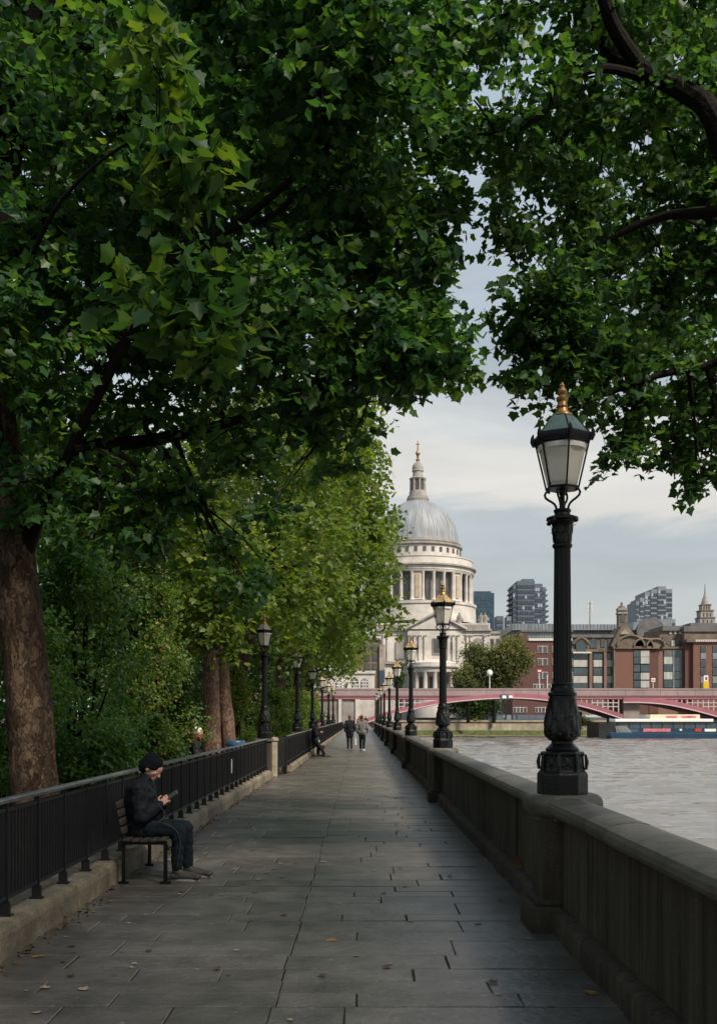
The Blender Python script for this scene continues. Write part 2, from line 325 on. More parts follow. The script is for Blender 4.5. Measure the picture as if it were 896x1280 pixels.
M['blind'] = mat('pale blinds', (.42, .42, .38), .7, var=.3, scale=.5, stretch=(6, 1, .5))
M['tower1'] = glassmat('blue glass tower', (.028, .062, .095), .2)
M['tower2'] = mat('grey concrete tower', (.10, .125, .155), .6, var=.3, scale=.12)
M['tower3'] = mat('pale grey tower', (.20, .225, .25), .6, var=.2, scale=.1)
M['towerwin'] = glassmat('tower windows', (.045, .065, .085), .2)
M['towerpale'] = mat('tower spandrels', (.34, .38, .42), .6, var=.2, scale=.2)
M['bank'] = mat('river wall stone', (.42, .36, .28), .85, var=.3, scale=.5, dirt=.3)
M['algae'] = mat('green algae', (.07, .095, .028), .9, var=.5, scale=.8)
M['mud'] = mat('river mud', (.20, .15, .11), .7, var=.3, scale=.5)
M['hull'] = mat('navy hull', (.015, .045, .085), .35, var=.2, scale=.4)
M['red'] = mat('red paint', (.45, .04, .05), .5, var=.1)
M['adpink'] = mat('pink banner', (.55, .16, .20), .6, var=.5, scale=1.4)
M['cream'] = mat('cream boat roof', (.72, .62, .42), .6, var=.1)
M['yellow'] = mat('yellow paint', (.70, .45, .02), .5, var=.05)
M['asphalt'] = mat('ground', (.06, .058, .055), .9, var=.2)
M['lampgreen'] = mat('pale green lamp', (.50, .58, .52), .5, var=.1)
# ------------------------------------------------------------------ the setting
struct('ground', MB().add([(-900, -80, -.05), (1.62, -80, -.05), (1.62, 262, -.05), (-900, 262, -.05)], [(0, 1, 2, 3)]), M['joint'])
struct('far_ground', MB().add([(-900, 262.002, -.052), (4, 262.002, -.052), (4, 268.5, -.052), (1200, 268.5, -.052), (1200, 4000, -.05), (-900, 4000, -.05)], [(0, 1, 2, 3, 4, 5)]), M['asphalt'])
# garden soil behind the railing, slightly mounded
gs = MB(); nx, ny = 24, 60; vs = []; fs = []
for j in range(ny + 1):
    for i in range(nx + 1):
        x = -2.76 - 22 * (i / nx) ** 1.4; y = -6 + 190 * (j / ny) ** 1.3
        vs.append((x, y, .12 + .12 * mnoise.noise((x * .4, y * .4, 0)) + .02 * i))
for j in range(ny):
    for i in range(nx): fs.append((j * (nx + 1) + i, j * (nx + 1) + i + 1, (j + 1) * (nx + 1) + i + 1, (j + 1) * (nx + 1) + i))
gs.add(vs, fs, True); struct('garden_ground', gs, M['soil'])
struct('river_terrace', MB().b2(1.745, 7.5, -9, 1.6, -3.9, .05), M['soil'])

# paving: flags laid in courses across the walk, one long joint left of the middle
def path_edge(y): return -2.42 if y < 27.6 else (-2.42 + .32 * min(1, (y - 27.6) / 1.4))
pv = MB(); rs = random.Random(11); fvar = []
def flag(x0, x1, y0, y1):
    g = .0028 + rs.random() * .003; c = .005; dz = rs.uniform(-.0035, .0035)
    tl = [rs.uniform(-.002, .002) for _ in range(4)]; j = lambda: rs.uniform(-.004, .004)
    o = [(x0 + g + j(), y0 + g + j()), (x1 - g + j(), y0 + g + j()), (x1 - g + j(), y1 - g + j()), (x0 + g + j(), y1 - g + j())]
    cx, cy = (x0 + x1) / 2, (y0 + y1) / 2
    i_ = [(p[0] + math.copysign(c, cx - p[0]), p[1] + math.copysign(c, cy - p[1])) for p in o]
    v = [(p[0], p[1], -.03) for p in o] + [(p[0], p[1], dz + tl[k] - .005) for k, p in enumerate(o)] + [(p[0], p[1], dz + tl[k]) for k, p in enumerate(i_)]
    f = [(8, 9, 10, 11)]
    for k in range(4):
        l = (k + 1) % 4; f += [(k, l, 4 + l, 4 + k), (4 + k, 4 + l, 8 + l, 8 + k)]
    pv.add(v, f); fvar.extend([rs.random() ** .8] * 12)
y = -3.0
while y < 200:
    h = rs.choice([.27, .31, .36, .40, .45, .50]) if y < 60 else 1.6
    jx = -.5 + rs.uniform(-.015, .015)
    for a, b in ((path_edge(y), jx), (jx, 1.5)):
        x = a; first = True
        while x < b - .05:
            w = rs.uniform(.5, 1.5) if not first else rs.uniform(.3, 1.4); first = False
            if b - (x + w) < .35: w = b - x
            if rs.random() < .07 and h > .6:
                m = y + h * rs.uniform(.4, .6); flag(x, x + w, y, m); flag(x, x + w, m, y + h)
            else: flag(x, x + w, y, y + h)
            x += w
    y += h
pth = struct('path', pv, M['flag'])
a = pth.data.attributes.new('var', 'FLOAT', 'POINT'); a.data.foreach_set('value', np.array(fvar, dtype=np.float32))
bed = struct('path_bed', MB().b2(-2.75, 1.6, -4, 215, -.045, -.012), M['joint'])

# kerb (a low stone plinth that carries the railing)
kb = MB(); y = -3; rs = random.Random(5)
while y < 27.5:
    L_ = rs.uniform(1.0, 1.5); e = rs.uniform(-.008, .008)
    kb.prism([(-2.80, -.03), (-2.418 + e, -.03), (-2.425 + e, .15), (-2.44 + e, .195), (-2.48, .217), (-2.80, .222)], y + .006, min(y + L_, 27.5) - .006); y += L_
y = 27.52
while y < 120:
    L_ = rs.uniform(1.2, 1.6); x0 = -2.42 if y < 28.9 else -2.10
    kb.prism([(x0 - .38, -.03), (x0, -.03), (x0 - .01, .14), (x0 - .03, .18), (x0 - .06, .20), (x0 - .38, .205)], y + .006, y + L_ - .006); y += L_
struct('kerb', kb, M['kerb'], bevel=.008)

# river: murky, rippled
m = bpy.data.materials.new('river water'); N, L = nt(m); b = N['Principled BSDF']
b.inputs['Base Color'].default_value = (.195, .180, .160, 1); b.inputs['Roughness'].default_value = .07; b.inputs['Specular IOR Level'].default_value = .5
tc = N.new('ShaderNodeTexCoord'); prev = None
for sc_, st, dist in ((1.6, (.45, 1, 1), .10), (5, (.5, 1, 1), .02)):
    mp = N.new('ShaderNodeMapping'); mp.inputs['Scale'].default_value = st; L.new(tc.outputs['Object'], mp.inputs['Vector'])
    ns = N.new('ShaderNodeTexNoise'); ns.inputs['Scale'].default_value = sc_; ns.inputs['Detail'].default_value = 4; ns.inputs['Distortion'].default_value = .6; L.new(mp.outputs[0], ns.inputs['Vector'])
    bp = N.new('ShaderNodeBump'); bp.inputs['Strength'].default_value = 1; bp.inputs['Distance'].default_value = dist; L.new(ns.outputs['Fac'], bp.inputs['Height'])
    if prev: L.new(prev.outputs[0], bp.inputs['Normal'])
    prev = bp
L.new(prev.outputs[0], b.inputs['Normal'])
def river():
    r = np.random.default_rng(3); xs = 1.6 + 150 * np.linspace(0, 1, 340) ** 1.35; ys = 6 + 264 * np.linspace(0, 1, 720) ** 1.45
    X, Y = np.meshgrid(xs, ys); Z = np.zeros_like(X)
    for k in range(46):
        wl = .9 * 1.09 ** k if k < 26 else r.uniform(1.2, 4.5); a = r.normal(-1.65, .30); kx, ky = math.cos(a) * 2 * PI / wl, math.sin(a) * 2 * PI / wl
        ph = kx * X + ky * Y + r.uniform(0, 6.28) + .8 * np.sin(.11 * X * r.uniform(.5, 1.5) + .07 * Y * r.uniform(.5, 1.5) + r.uniform(0, 6))
        Z += .0120 * wl ** .85 * (1 - 2 * np.abs(np.sin(ph / 2)) ** 1.0) * (.55 + .45 * np.sin(X * .05 * r.uniform(.5, 2) + Y * .04 * r.uniform(.5, 2) + r.uniform(0, 6)))
    Z = Z - Z.mean() - 3.5
    V = np.stack([X, Y, Z], -1).reshape(-1, 3); nx_, ny_ = len(xs), len(ys)
    i = np.arange(nx_ - 1)[None, :] + np.arange(ny_ - 1)[:, None] * nx_; q = np.stack([i, i + 1, i + 1 + nx_, i + nx_], -1).reshape(-1, 4)
    n0 = len(V); V = np.concatenate([V, [(1.6, -80, -3.5), (1200, -80, -3.5), (1200, 6, -3.5), (1.6, 6, -3.5), (151.6, 6, -3.5), (1200, 270, -3.5), (151.6, 270, -3.5)]])
    me = bpy.data.meshes.new('river'); me.from_pydata(V.tolist(), [], q.tolist() + [(n0, n0 + 1, n0 + 2, n0 + 3), (n0 + 4, n0 + 2, n0 + 5, n0 + 6)]); me.polygons.foreach_set('use_smooth', [True] * len(me.polygons)); return me
o = link('river', river(), m); o['kind'] = 'structure'

# ------------------------------------------------------------------ river parapet
PX = 1.58
LAMP_Y = [7.85, 19.4, 32.0, 44.5, 57.0, 69.5, 82.0, 94.5, 107.0]
par = thing('river_parapet', 'long dark streaked stone wall with moulded coping along the river edge', 'parapet wall', (PX, 0, 0))
cop = [(1.50, .872), (1.50, .895), (1.432, .905), (1.412, .935), (1.412, .965), (1.43, .992), (1.46, 1.008), (1.53, 1.024), (1.61, 1.028), (1.68, 1.018), (1.728, .99), (1.742, .955), (1.735, .92), (1.69, .90), (1.69, .872)]
ends = [-5.0] + LAMP_Y + [125.0]; rs = random.Random(3)
for k in range(len(ends) - 1):
    y0 = ends[k] + (.21 if k else 0); y1 = ends[k + 1] - (.21 if k < len(ends) - 2 else 0)
    w = MB(); n = max(1, round((y1 - y0) / 1.15)); st = (y1 - y0) / n
    for q in range(n):
        e = rs.uniform(-.006, .006)
        w.b2(1.54 + e - PX, 1.675 - PX, y0 + q * st + .003, y0 + (q + 1) * st - .003, .0, .871)
        for s in range(3):      # shallow vertical tooling ribs
            yy = y0 + (q + rs.uniform(.1, .9)) * st
            if y0 < yy < y1 - .2: w.b2(1.535 + e - PX, 1.5415 + e - PX, yy, yy + rs.uniform(.06, .16), .205, .868)
    obj('wall_panel', w, M['parapet'], par, bevel=.004)
    obj('river_face', MB().b2(1.56 - PX, 1.66 - PX, y0 - .3, y1 + .3, -4.2, -.005), M['parapet'], par)
    c = MB(); n = max(1, round((y1 - y0) / 1.9)); st = (y1 - y0) / n
    for q in range(n):
        e = rs.uniform(-.004, .004)
        c.prism([(x - PX, z + e) for x, z in cop], y0 + q * st + .002, y0 + (q + 1) * st - .002, smooth=True)
    obj('coping', c, M['coping'], par, ang=28)
    p = MB(); n = max(1, round((y1 - y0) / .52)); st = (y1 - y0) / n
    for q in range(n):
        e = rs.uniform(-.012, .012); a_, b_ = y0 + q * st + .004, y0 + (q + 1) * st - .004
        p.prism([(1.545 - PX, -.03), (1.445 + e - PX, -.03), (1.445 + e - PX, .145 + e), (1.47 + e - PX, .175 + e), (1.545 - PX, .20)], a_, b_)
    obj('plinth', p, M['parapet'], par, bevel=.018, seg=2)
for y in LAMP_Y:
    s = MB().box((0, y, .44), (.40, .42, .88))
    pr = obj('pier', s, M['parapet'], par, bevel=.025, seg=2)
    pl = MB(); pl.box((-.01, y, .085), (.56, .56, .23)); pl.box((-.005, y, .225), (.48, .50, .05))
    obj('pier_plinth', pl, M['parapet'], pr, bevel=.02, seg=2)
    obj('pier_cap', MB().lathe([(.235, .84), (.245, .87), (.275, .885), (.300, .915), (.318, .95), (.320, .985), (.308, 1.02), (.285, 1.04), (.27, 1.046)], 8, (0, y, 0), rot=PI / 8, smooth=False), M['coping'], pr, bevel=.012, seg=2)

# ------------------------------------------------------------------ lamps
def leaf_orn(mb, ang, r0, z0, z1, w, bul, curl):
    # an acanthus leaf hugging a round body: grid bent around the axis
    nu, nv = 4, 6; vs = []; fs = []
    for j in range(nv + 1):
        t = j / nv; ww = w * (math.sin(PI * (0.18 + .80 * t)) ** .7) * (1 - .12 * (j % 2))
        for i in range(nu + 1):
            u = i / nu * 2 - 1; r = r0(z0 + (z1 - z0) * t) + bul * (1 - abs(u) ** 1.5) * math.sin(PI * min(1, t + .15)) + curl * max(0, t - .7) ** 1.3 * 4
            a = ang + u * ww / max(r, .03); z = z0 + (z1 - z0) * t - curl * .8 * max(0, t - .8) * 2
            vs.append((r * math.cos(a), r * math.sin(a), z))
    for j in range(nv):
        for i in range(nu): fs.append((j * (nu + 1) + i, j * (nu + 1) + i + 1, (j + 1) * (nu + 1) + i + 1, (j + 1) * (nu + 1) + i))
    mb.add(vs, fs, True)
def interp(tab, z):
    for (r0, z0), (r1, z1) in zip(tab, tab[1:]):
        if z <= z1: return r0 + (r1 - r0) * (z - z0) / (z1 - z0)
    return tab[-1][0]
HX = [PI / 2 + PI / 3 * k for k in range(6)]     # lantern corners, one towards the viewer's side
def make_lamp(name, label, roofmat, roofhi=True):
    t = thing(name, label, 'street lamp')
    # octagonal pedestal
    pd = MB().lathe([(.200, 0), (.200, .15), (.192, .165), (.176, .185), (.172, .21), (.166, .29), (.170, .305), (.176, .318), (.160, .333)], 8, rot=PI / 8, smooth=False)
    ped = obj('pedestal', pd, M['iron'], t, bevel=.004)
    o = MB()
    for k in range(8):
        a = k * PI / 4; c, s = math.cos(a), math.sin(a); R = Matrix.Rotation(a, 3, 'Z')
        for (dy, z, r) in ((0, .25, (.012, .026, .036)), (.028, .225, (.010, .014, .02)), (-.028, .225, (.010, .014, .02)), (.02, .283, (.009, .012, .012)), (-.02, .283, (.009, .012, .012)), (0, .205, (.010, .02, .012))):
            q = R @ Vector((.156, dy, z)); o.ell(q, r, 8, 6, R)
        q = R @ Vector((.19, 0, .075))
        a2 = a + PI / 8; o.tube([(.183 * math.cos(a2), .183 * math.sin(a2), .19), (.19 * math.cos(a2), .19 * math.sin(a2), .25), (.178 * math.cos(a2), .178 * math.sin(a2), .31)], [.012, .016, .010], 6)
    obj('pedestal_relief', o, M['iron_orn'], ped)
    tab = [(.128, .333), (.132, .35), (.110, .372), (.086, .395), (.084, .41), (.118, .435), (.132, .475), (.133, .52), (.126, .60), (.114, .68), (.104, .74), (.102, .765), (.112, .775), (.112, .79), (.094, .805), (.090, .83), (.084, .845), (.088, .86), (.076, .875)]
    blg = obj('vase_base', MB().lathe(tab, 24), M['iron'], t)
    o = MB(); rf = lambda z: interp(tab, z) + .001
    for k in range(8):
        a = k * PI / 4
        leaf_orn(o, a, rf, .42, .60, .042, .016, .012); leaf_orn(o, a + PI / 8, rf, .50, .70, .038, .016, .012); leaf_orn(o, a, rf, .60, .755, .032, .012, .010)
        o.ell((.128 * math.cos(a + PI / 8), .128 * math.sin(a + PI / 8), .47), (.016, .016, .022), 8, 6)
    obj('acanthus_leaves', o, M['iron_orn'], blg)
    nf = 16
    rm = lambda a, k, z: 1 - .085 * abs(math.sin(a * nf / 2)) ** .6
    col_ = MB().lathe([(.074, .872), (.0735, 1.0), (.068, 1.5), (.064, 1.95)], 96, rmod=rm)
    obj('column', col_, M['iron'], t)
    ctab = [(.066, 1.93), (.078, 1.945), (.078, 1.96), (.066, 1.972), (.068, 2.0), (.073, 2.06), (.080, 2.11), (.092, 2.14), (.100, 2.15)]
    cp = MB().lathe(ctab, 20); cp.lathe([(.118, 2.148), (.126, 2.155), (.124, 2.172), (.10, 2.182), (.064, 2.19), (.060, 2.21), (.068, 2.222), (.068, 2.235), (.05, 2.243)], 20)
    cap_ = obj('capital', cp, M['iron'], t)
    o = MB(); rf2 = lambda z: interp(ctab, z) + .002
    for k in range(8):
        a = k * PI / 4
        leaf_orn(o, a, rf2, 1.975, 2.065, .026, .008, .022); leaf_orn(o, a + PI / 8, rf2, 2.03, 2.13, .026, .008, .028)
        if k % 2: o.ell((.122 * math.cos(a), .122 * math.sin(a), 2.14), (.02, .02, .016), 8, 6)
    obj('capital_leaves', o, M['iron_orn'], cap_)
    # lantern: scroll brackets, six panes, frame, roof, finial
    obj('gas_pipe', MB().lathe([(.022, 2.235), (.020, 2.35), (.026, 2.36), (.026, 2.415)], 10), M['iron'], t)
    for k in range(4):
        a = PI / 4 + k * PI / 2 + PI / 12; pts = []
        for r, z in ((.046, 2.236), (.050, 2.262), (.062, 2.285), (.085, 2.305), (.112, 2.322), (.135, 2.342), (.142, 2.365), (.132, 2.385), (.112, 2.388), (.104, 2.375)):
            pts.append((r * math.cos(a), r * math.sin(a), z))
        obj('scroll_bracket', MB().tube(pts, .0095, 6), M['iron'], t)
    rt, zt, rb, zb = .198, 2.752, .118, 2.405
    fr = MB()
    def ringp(r, z, rad, n=6):
        fr.tube([(r * math.cos(HX[k % 6]), r * math.sin(HX[k % 6]), z) for k in range(7)], rad, n, smooth=False)
    for a in HX:
        c, s = math.cos(a), math.sin(a); fr.tube([(rb * 1.10 * c, rb * 1.10 * s, zb), (rt * 1.07 * c, rt * 1.07 * s, zt)], .0075, 6)
        fr.tube([(.228 * c, .228 * s, 2.76), (.243 * c, .243 * s, 2.80), (.243 * c, .243 * s, 2.835), (.236 * c, .236 * s, 2.86)], [.016, .02, .014, .004], 6)
    ringp(rb * 1.10, zb, .010); ringp(rb * .95, zb + .035, .008)
    fr.lathe([(.205, 2.742), (.222, 2.752), (.228, 2.775), (.236, 2.80), (.228, 2.822), (.20, 2.826)], 6, rot=PI / 2, smooth=False, cap=False)
    fr.lathe([(.01, 2.418), (.125, 2.418), (.128, 2.398), (.03, 2.39)], 6, rot=PI / 2, smooth=False)
    obj('lantern_frame', fr, M['iron'], t)
    obj('reflector', MB().lathe([(.185, 2.700), (.192, 2.735), (.06, 2.745)], 24, cap=False), M['white'], t)
    for k in range(6):
        a, b_ = HX[k], HX[(k + 1) % 6]
        v = [(rb * math.cos(a), rb * math.sin(a), zb + .015), (rb * math.cos(b_), rb * math.sin(b_), zb + .015), (rt * math.cos(b_), rt * math.sin(b_), zt), (rt * math.cos(a), rt * math.sin(a), zt)]
        obj('glass_pane', MB().add(v, [(0, 1, 2, 3)]), M['opal'], t)
    rf = MB().lathe([(.216, 2.823), (.190, 2.85), (.155, 2.895), (.115, 2.945), (.082, 2.975)], 6, rot=PI / 2, smooth=False)
    ro = obj('lantern_roof', rf, roofmat, t)
    rr = MB()
    for a in HX:
        rr.tube([(r * 1.005 * math.cos(a), r * 1.005 * math.sin(a), z) for r, z in ((.216, 2.825), (.190, 2.852), (.155, 2.897), (.115, 2.947), (.082, 2.977))], .005, 5)
    obj('roof_rib', rr, M['iron'] if roofhi else M['gold'], ro)
    obj('finial', MB().lathe([(.070, 2.966), (.083, 2.974), (.080, 2.988), (.058, 2.998), (.046, 3.02), (.042, 3.035), (.052, 3.046), (.040, 3.058), (.036, 3.085), (.046, 3.10), (.048, 3.118), (.034, 3.13), (.026, 3.14), (.036, 3.155), (.038, 3.172), (.028, 3.19), (.016, 3.205), (.020, 3.215), (.012, 3.23), (.003, 3.245)], 16), M['gold'], t)
    return t
lampA = make_lamp('street_lamp', 'nearest and largest cast iron lamp, grey green lantern roof, on the front parapet pier', M['verdigris'])
lampA.location = (PX, LAMP_Y[0], 1.046); lampA['group'] = 'lamps along the river parapet'; lampA.rotation_euler.z = .05
lampB = make_lamp('street_lamp', '', M['brass'], False); lampB['group'] = 'lamps along the river parapet'
names = ['gold roofed iron lamp on the second parapet pier, in front of the cathedral drum', 'gold roofed iron lamp on the third parapet pier, left of the taller second lamp', 'gold roofed iron lamp on the fourth parapet pier, half as tall as the second',
         'fifth lamp along the river parapet, small beside the fourth', 'sixth lamp along the river parapet, far down the walk', 'seventh lamp along the river parapet, far down the walk', 'eighth lamp along the river parapet, near the end of the walk', 'last lamp on the river parapet, farthest down the walk']
for k, y in enumerate(LAMP_Y[1:]):
    o = lampB if k == 0 else dup(lampB, (0, 0, 0))
    o.location = (PX, y, 1.046); o.rotation_euler.z = .05 + .1 * k; o['label'] = names[k]
lampC = make_lamp('street_lamp', '', M['paleroof'], False)
LY = [26.9, 38.9, 51, 63.5, 76, 88]
names = ['nearest iron lamp on the garden side, pale roofed white lantern beside the twin tree trunk', 'second lamp on the garden side, its lantern lost in the leaves', 'third lamp on the garden side, behind the leaning man', 'fourth lamp on the garden side, under the far trees', 'fifth lamp on the garden side, small and far off', 'farthest lamp on the garden side']
for k, y in enumerate(LY):
    o = lampC if k == 0 else dup(lampC, (0, 0, 0)); x = -2.62 if k == 0 else -2.52
    o.location = (x, y, 1.06); o.rotation_euler.z = .2 * k; o['label'] = names[k]; o['group'] = 'lamps along the garden railing'; o.scale = (1.04,) * 3
    pdl = thing('lamp_pedestal', ['dark stone pedestal under the nearest garden side lamp', 'dark stone pedestal under the second garden side lamp', 'stone pedestal under the third garden side lamp', 'stone pedestal under the fourth garden side lamp', 'stone pedestal under the fifth garden side lamp', 'stone pedestal under the farthest garden side lamp'][k], 'pedestal', (x, y, 0), group='pedestals of the garden lamps')
    obj('shaft', MB().box((0, 0, .49), (.38, .38, .98)), M['parapet'], pdl, bevel=.015); obj('cap_stone', MB().box((0, 0, 1.02), (.46, .46, .079)), M['coping'], pdl, bevel=.015)

# stone gate post, gate panel, railings
gp = thing('gate_post', 'slim pale stone post at the end of the near railing', 'post', (-2.40, 27.45, 0))
obj('post_shaft', MB().box((0, 0, .49), (.15, .17, .98)), M['pier_stone'], gp, bevel=.012); obj('post_cap', MB().box((0, 0, 1.02), (.21, .23, .08)).box((0, 0, 1.075), (.13, .15, .03)), M['pier_stone'], gp, bevel=.015)
gt = thing('gate', 'black solid gate panel between pale stone post and thick black post', 'gate', (-2.42, 27.6, 0))
d = Vector((.20, 1.25, 0)); g = MB(); ang = math.atan2(d.y, d.x); mid = d / 2
obj('gate_panel', MB().box((mid.x, mid.y, .63), (d.length, .03, .78), ang), M['rail'], gt); obj('gate_rail', MB().box((mid.x, mid.y, 1.04), (d.length, .06, .04), ang).box((mid.x, mid.y, .23), (d.length, .04, .03), ang), M['rail'], gt)
obj('gate_stile', MB().box((d.x, d.y + .08, .55), (.10, .12, 1.10)), M['rail'], gt, bevel=.006)

def railing(label, x, y0, y1, step, htop, zk, fine=True, picket=.072):
    r = thing('railing', label, 'railing', (x, y0, 0))
    L_ = y1 - y0; n = max(1, round(L_ / step)); st = L_ / n
    hr = MB(); cut = max(1, round(L_ / 6)); 
    hr.prism([(-.042, htop - .030), (-.046, htop - .010), (-.030, htop), (.030, htop + .001), (.046, htop - .010), (.042, htop - .030)], 0, L_)
    obj('handrail', hr, M['handrail'], r)
    obj('top_rail', MB().b2(-.014, .014, 0, L_, htop - .10, htop - .07), M['rail'], r)
    obj('bottom_rail', MB().b2(-.016, .016, 0, L_, zk + .115, zk + .145), M['rail'], r)
    pm = MB(); pm.b2(-.022, .022, -.011, .011, zk, htop - .03); pm.b2(-.034, .034, -.02, .02, zk, zk + .10); pm.b2(-.05, .05, -.035, .035, zk - .004, zk + .012)
    pme = pm.mesh('post', bevel=.002 if fine else 0)
    bm_ = MB(); q = int(round(st / picket))
    for i in range(1, q): bm_.b2(-.008, .008, st * i / q - .0095, st * i / q + .0095, zk + .14, htop - .075)
    bme = bm_.mesh('picket_panel')
    for k in range(n + 1):
        link('post', pme, M['rail'], r, (0, k * st, 0))
        if k < n: link('picket_panel', bme, M['rail'], r, (0, k * st, 0))
    return r
rl = railing('near black railing with grey handrail running from the front past the seated man', -2.56, 1.6, 27.3, .69, 1.065, .22)
nb = MB().b2(-.004, .004, -.045, .045, -.135, .135)
obj('notice', nb, M['white'], rl, (.03, 19.6 - 1.6 - .2, .69))
railing('second black railing behind the leaning man, beyond the gate', -2.2, 29.0, 58.0, 1.0, 1.10, .20, False)
railing('far black railing near the end of the walk', -2.2, 58.3, 118.0, 1.5, 1.10, .20, False, .13)
# ------------------------------------------------------------------ trees and shrubs
def leaf_template(kind):
    if kind == 'plane':
        h = [(0, 0), (.16, -.05), (.42, .07), (.37, .25), (.54, .47), (.29, .60), (0, 1.0)]
        v = [(x, y, .22 * abs(x) - .18 * y * y) for x, y in h] + [(-x, y, .22 * abs(x) - .18 * y * y) for x, y in h[1:6]]
        f = [(0, 1, 2, 3, 4, 5, 6), (0, 6, 11, 10, 9, 8, 7)]
    elif kind == 'oval':
        h = [(0, 0), (.22, .18), (.30, .45), (.18, .78), (0, 1.0)]
        v = [(x, y, .3 * abs(x) - .22 * y * y) for x, y in h] + [(-x, y, .3 * abs(x) - .22 * y * y) for x, y in h[1:4]]
        f = [(0, 1, 2, 3, 4), (0, 4, 7, 6, 5)]
    else:
        v = [(0, 0, 0), (.42, .42, .1), (0, 1, -.12), (-.42, .42, .1)]; f = [(0, 1, 2), (0, 2, 3)]
    return np.array(v, dtype=np.float32), f
def leaves_mesh(name, pos, nrm, tip, size, var, kind):
    T, f = leaf_template(kind); n = len(pos); m = len(T)
    nrm = nrm / (np.linalg.norm(nrm, axis=1, keepdims=True) + 1e-9)
    t = tip - (tip * nrm).sum(1, keepdims=True) * nrm; t /= (np.linalg.norm(t, axis=1, keepdims=True) + 1e-9)
    b = np.cross(t, nrm)
    cz_ = (.3 + 1.9 * np.random.default_rng(n).uniform(0, 1, n) ** 1.3)[:, None, None]; ax = np.random.default_rng(n + 1).uniform(.85, 1.2, n)[:, None, None]
    V = pos[:, None, :] + size[:, None, None] * (T[None, :, 0, None] * ax * b[:, None] + T[None, :, 1, None] * t[:, None] + T[None, :, 2, None] * cz_ * nrm[:, None])
    V = V.reshape(-1, 3).astype(np.float32)
    lens = [len(q) for q in f]; loop0 = np.concatenate([np.array(q) for q in f])
    loops = (loop0[None, :] + (np.arange(n) * m)[:, None]).reshape(-1).astype(np.int32)
    tot = np.tile(np.array(lens, dtype=np.int32), n); start = np.concatenate([[0], np.cumsum(tot)[:-1]]).astype(np.int32)
    me = bpy.data.meshes.new(name); me.vertices.add(len(V)); me.vertices.foreach_set('co', V.reshape(-1))
    me.loops.add(len(loops)); me.loops.foreach_set('vertex_index', loops)
    me.polygons.add(len(tot)); me.polygons.foreach_set('loop_start', start)
    try: me.polygons.foreach_set('loop_total', tot)
    except Exception: pass
    a = me.attributes.new('var', 'FLOAT', 'POINT'); a.data.foreach_set('value', np.repeat(var, m).astype(np.float32))
    me.update(calc_edges=True); me.validate(); return me
class Crown:
    def __init__(s, seed, kind, size, per=11, spread=1.0, up=.75, droop=.35, twigs=True):
        s.r = np.random.default_rng(seed); s.kind = kind; s.size = size; s.per = per; s.spread = spread; s.up = up; s.droop = droop
        s.p = []; s.n = []; s.t = []; s.z = []; s.vv = []; s.w = MB(); s.twigs = twigs
    def clusters(s, c, d, size=None, bright=0.0):
        # c: cluster centres, d: outward directions
        size = size or s.size; r = s.r; n = len(c); k = s.per
        d = d + r.normal(0, .45, d.shape); d[:, 2] -= s.droop * .5; d /= np.linalg.norm(d, axis=1, keepdims=True) + 1e-9
        Lt = size * 3.2 * s.spread; u = np.linspace(-.5, .5, k)[None, :] + r.normal(0, .06, (n, k))
        side = np.cross(d, [0, 0, 1.0]); side /= np.linalg.norm(side, axis=1, keepdims=True) + 1e-6
        sg = np.where(np.arange(k) % 2 == 0, 1, -1)[None, :] * r.uniform(.1, .7, (n, k))
        p = c[:, None] + d[:, None] * (u * Lt)[..., None] + side[:, None] * (sg * size * 1.0)[..., None] + r.normal(0, size * .45, (n, k, 3))
        t = d[:, None] * .7 + side[:, None] * (sg * 1.6)[..., None] + r.normal(0, .45, (n, k, 3)); t[..., 2] -= s.droop
        nn = r.normal(0, .55, (n, k, 3)); nn[..., 2] += s.up
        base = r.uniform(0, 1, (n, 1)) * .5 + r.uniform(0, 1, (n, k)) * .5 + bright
        s.p.append(p.reshape(-1, 3)); s.n.append(nn.reshape(-1, 3)); s.t.append(t.reshape(-1, 3)); s.z.append((size * r.uniform(.65, 1.2, (n, k))).reshape(-1)); s.vv.append(np.clip(base, 0, 1).reshape(-1))
        if s.twigs:
            for q in range(n):
                a = Vector(c[q] - d[q] * Lt * .6); b_ = Vector(c[q] + d[q] * Lt * .5); s.w.tube([a, (a + b_) / 2 + Vector((0, 0, .02)), b_], [.006, .004, .002], 3, cap=False)
    def lobe(s, c, rad, n, bias=.55, size=None, bright=0.0):
        r = s.r; rad = np.array(rad if hasattr(rad, '__len__') else (rad, rad, rad * .85))
        v = r.normal(0, 1, (n, 3)); v /= np.linalg.norm(v, axis=1, keepdims=True)
        q = r.uniform(0, 1, (n, 1)) ** bias; s.clusters(np.array(c) + v * q * rad, v.copy(), size, bright)
    def mesh(s, name, base=(0, 0, 0)):
        p = np.concatenate(s.p) - np.array(base); return leaves_mesh(name, p, np.concatenate(s.n), np.concatenate(s.t), np.concatenate(s.z), np.concatenate(s.vv), s.kind)
def curve(a, b_, sag, n=6, rs=random):
    a = Vector(a); b_ = Vector(b_); L_ = (b_ - a).length; j = Vector((rs.uniform(-1, 1), rs.uniform(-1, 1), rs.uniform(-.5, .5))) * L_ * .10
    return [a.lerp(b_, t) + (Vector((0, 0, sag * L_)) + j) * math.sin(PI * t) for t in [k / n for k in range(n + 1)]]
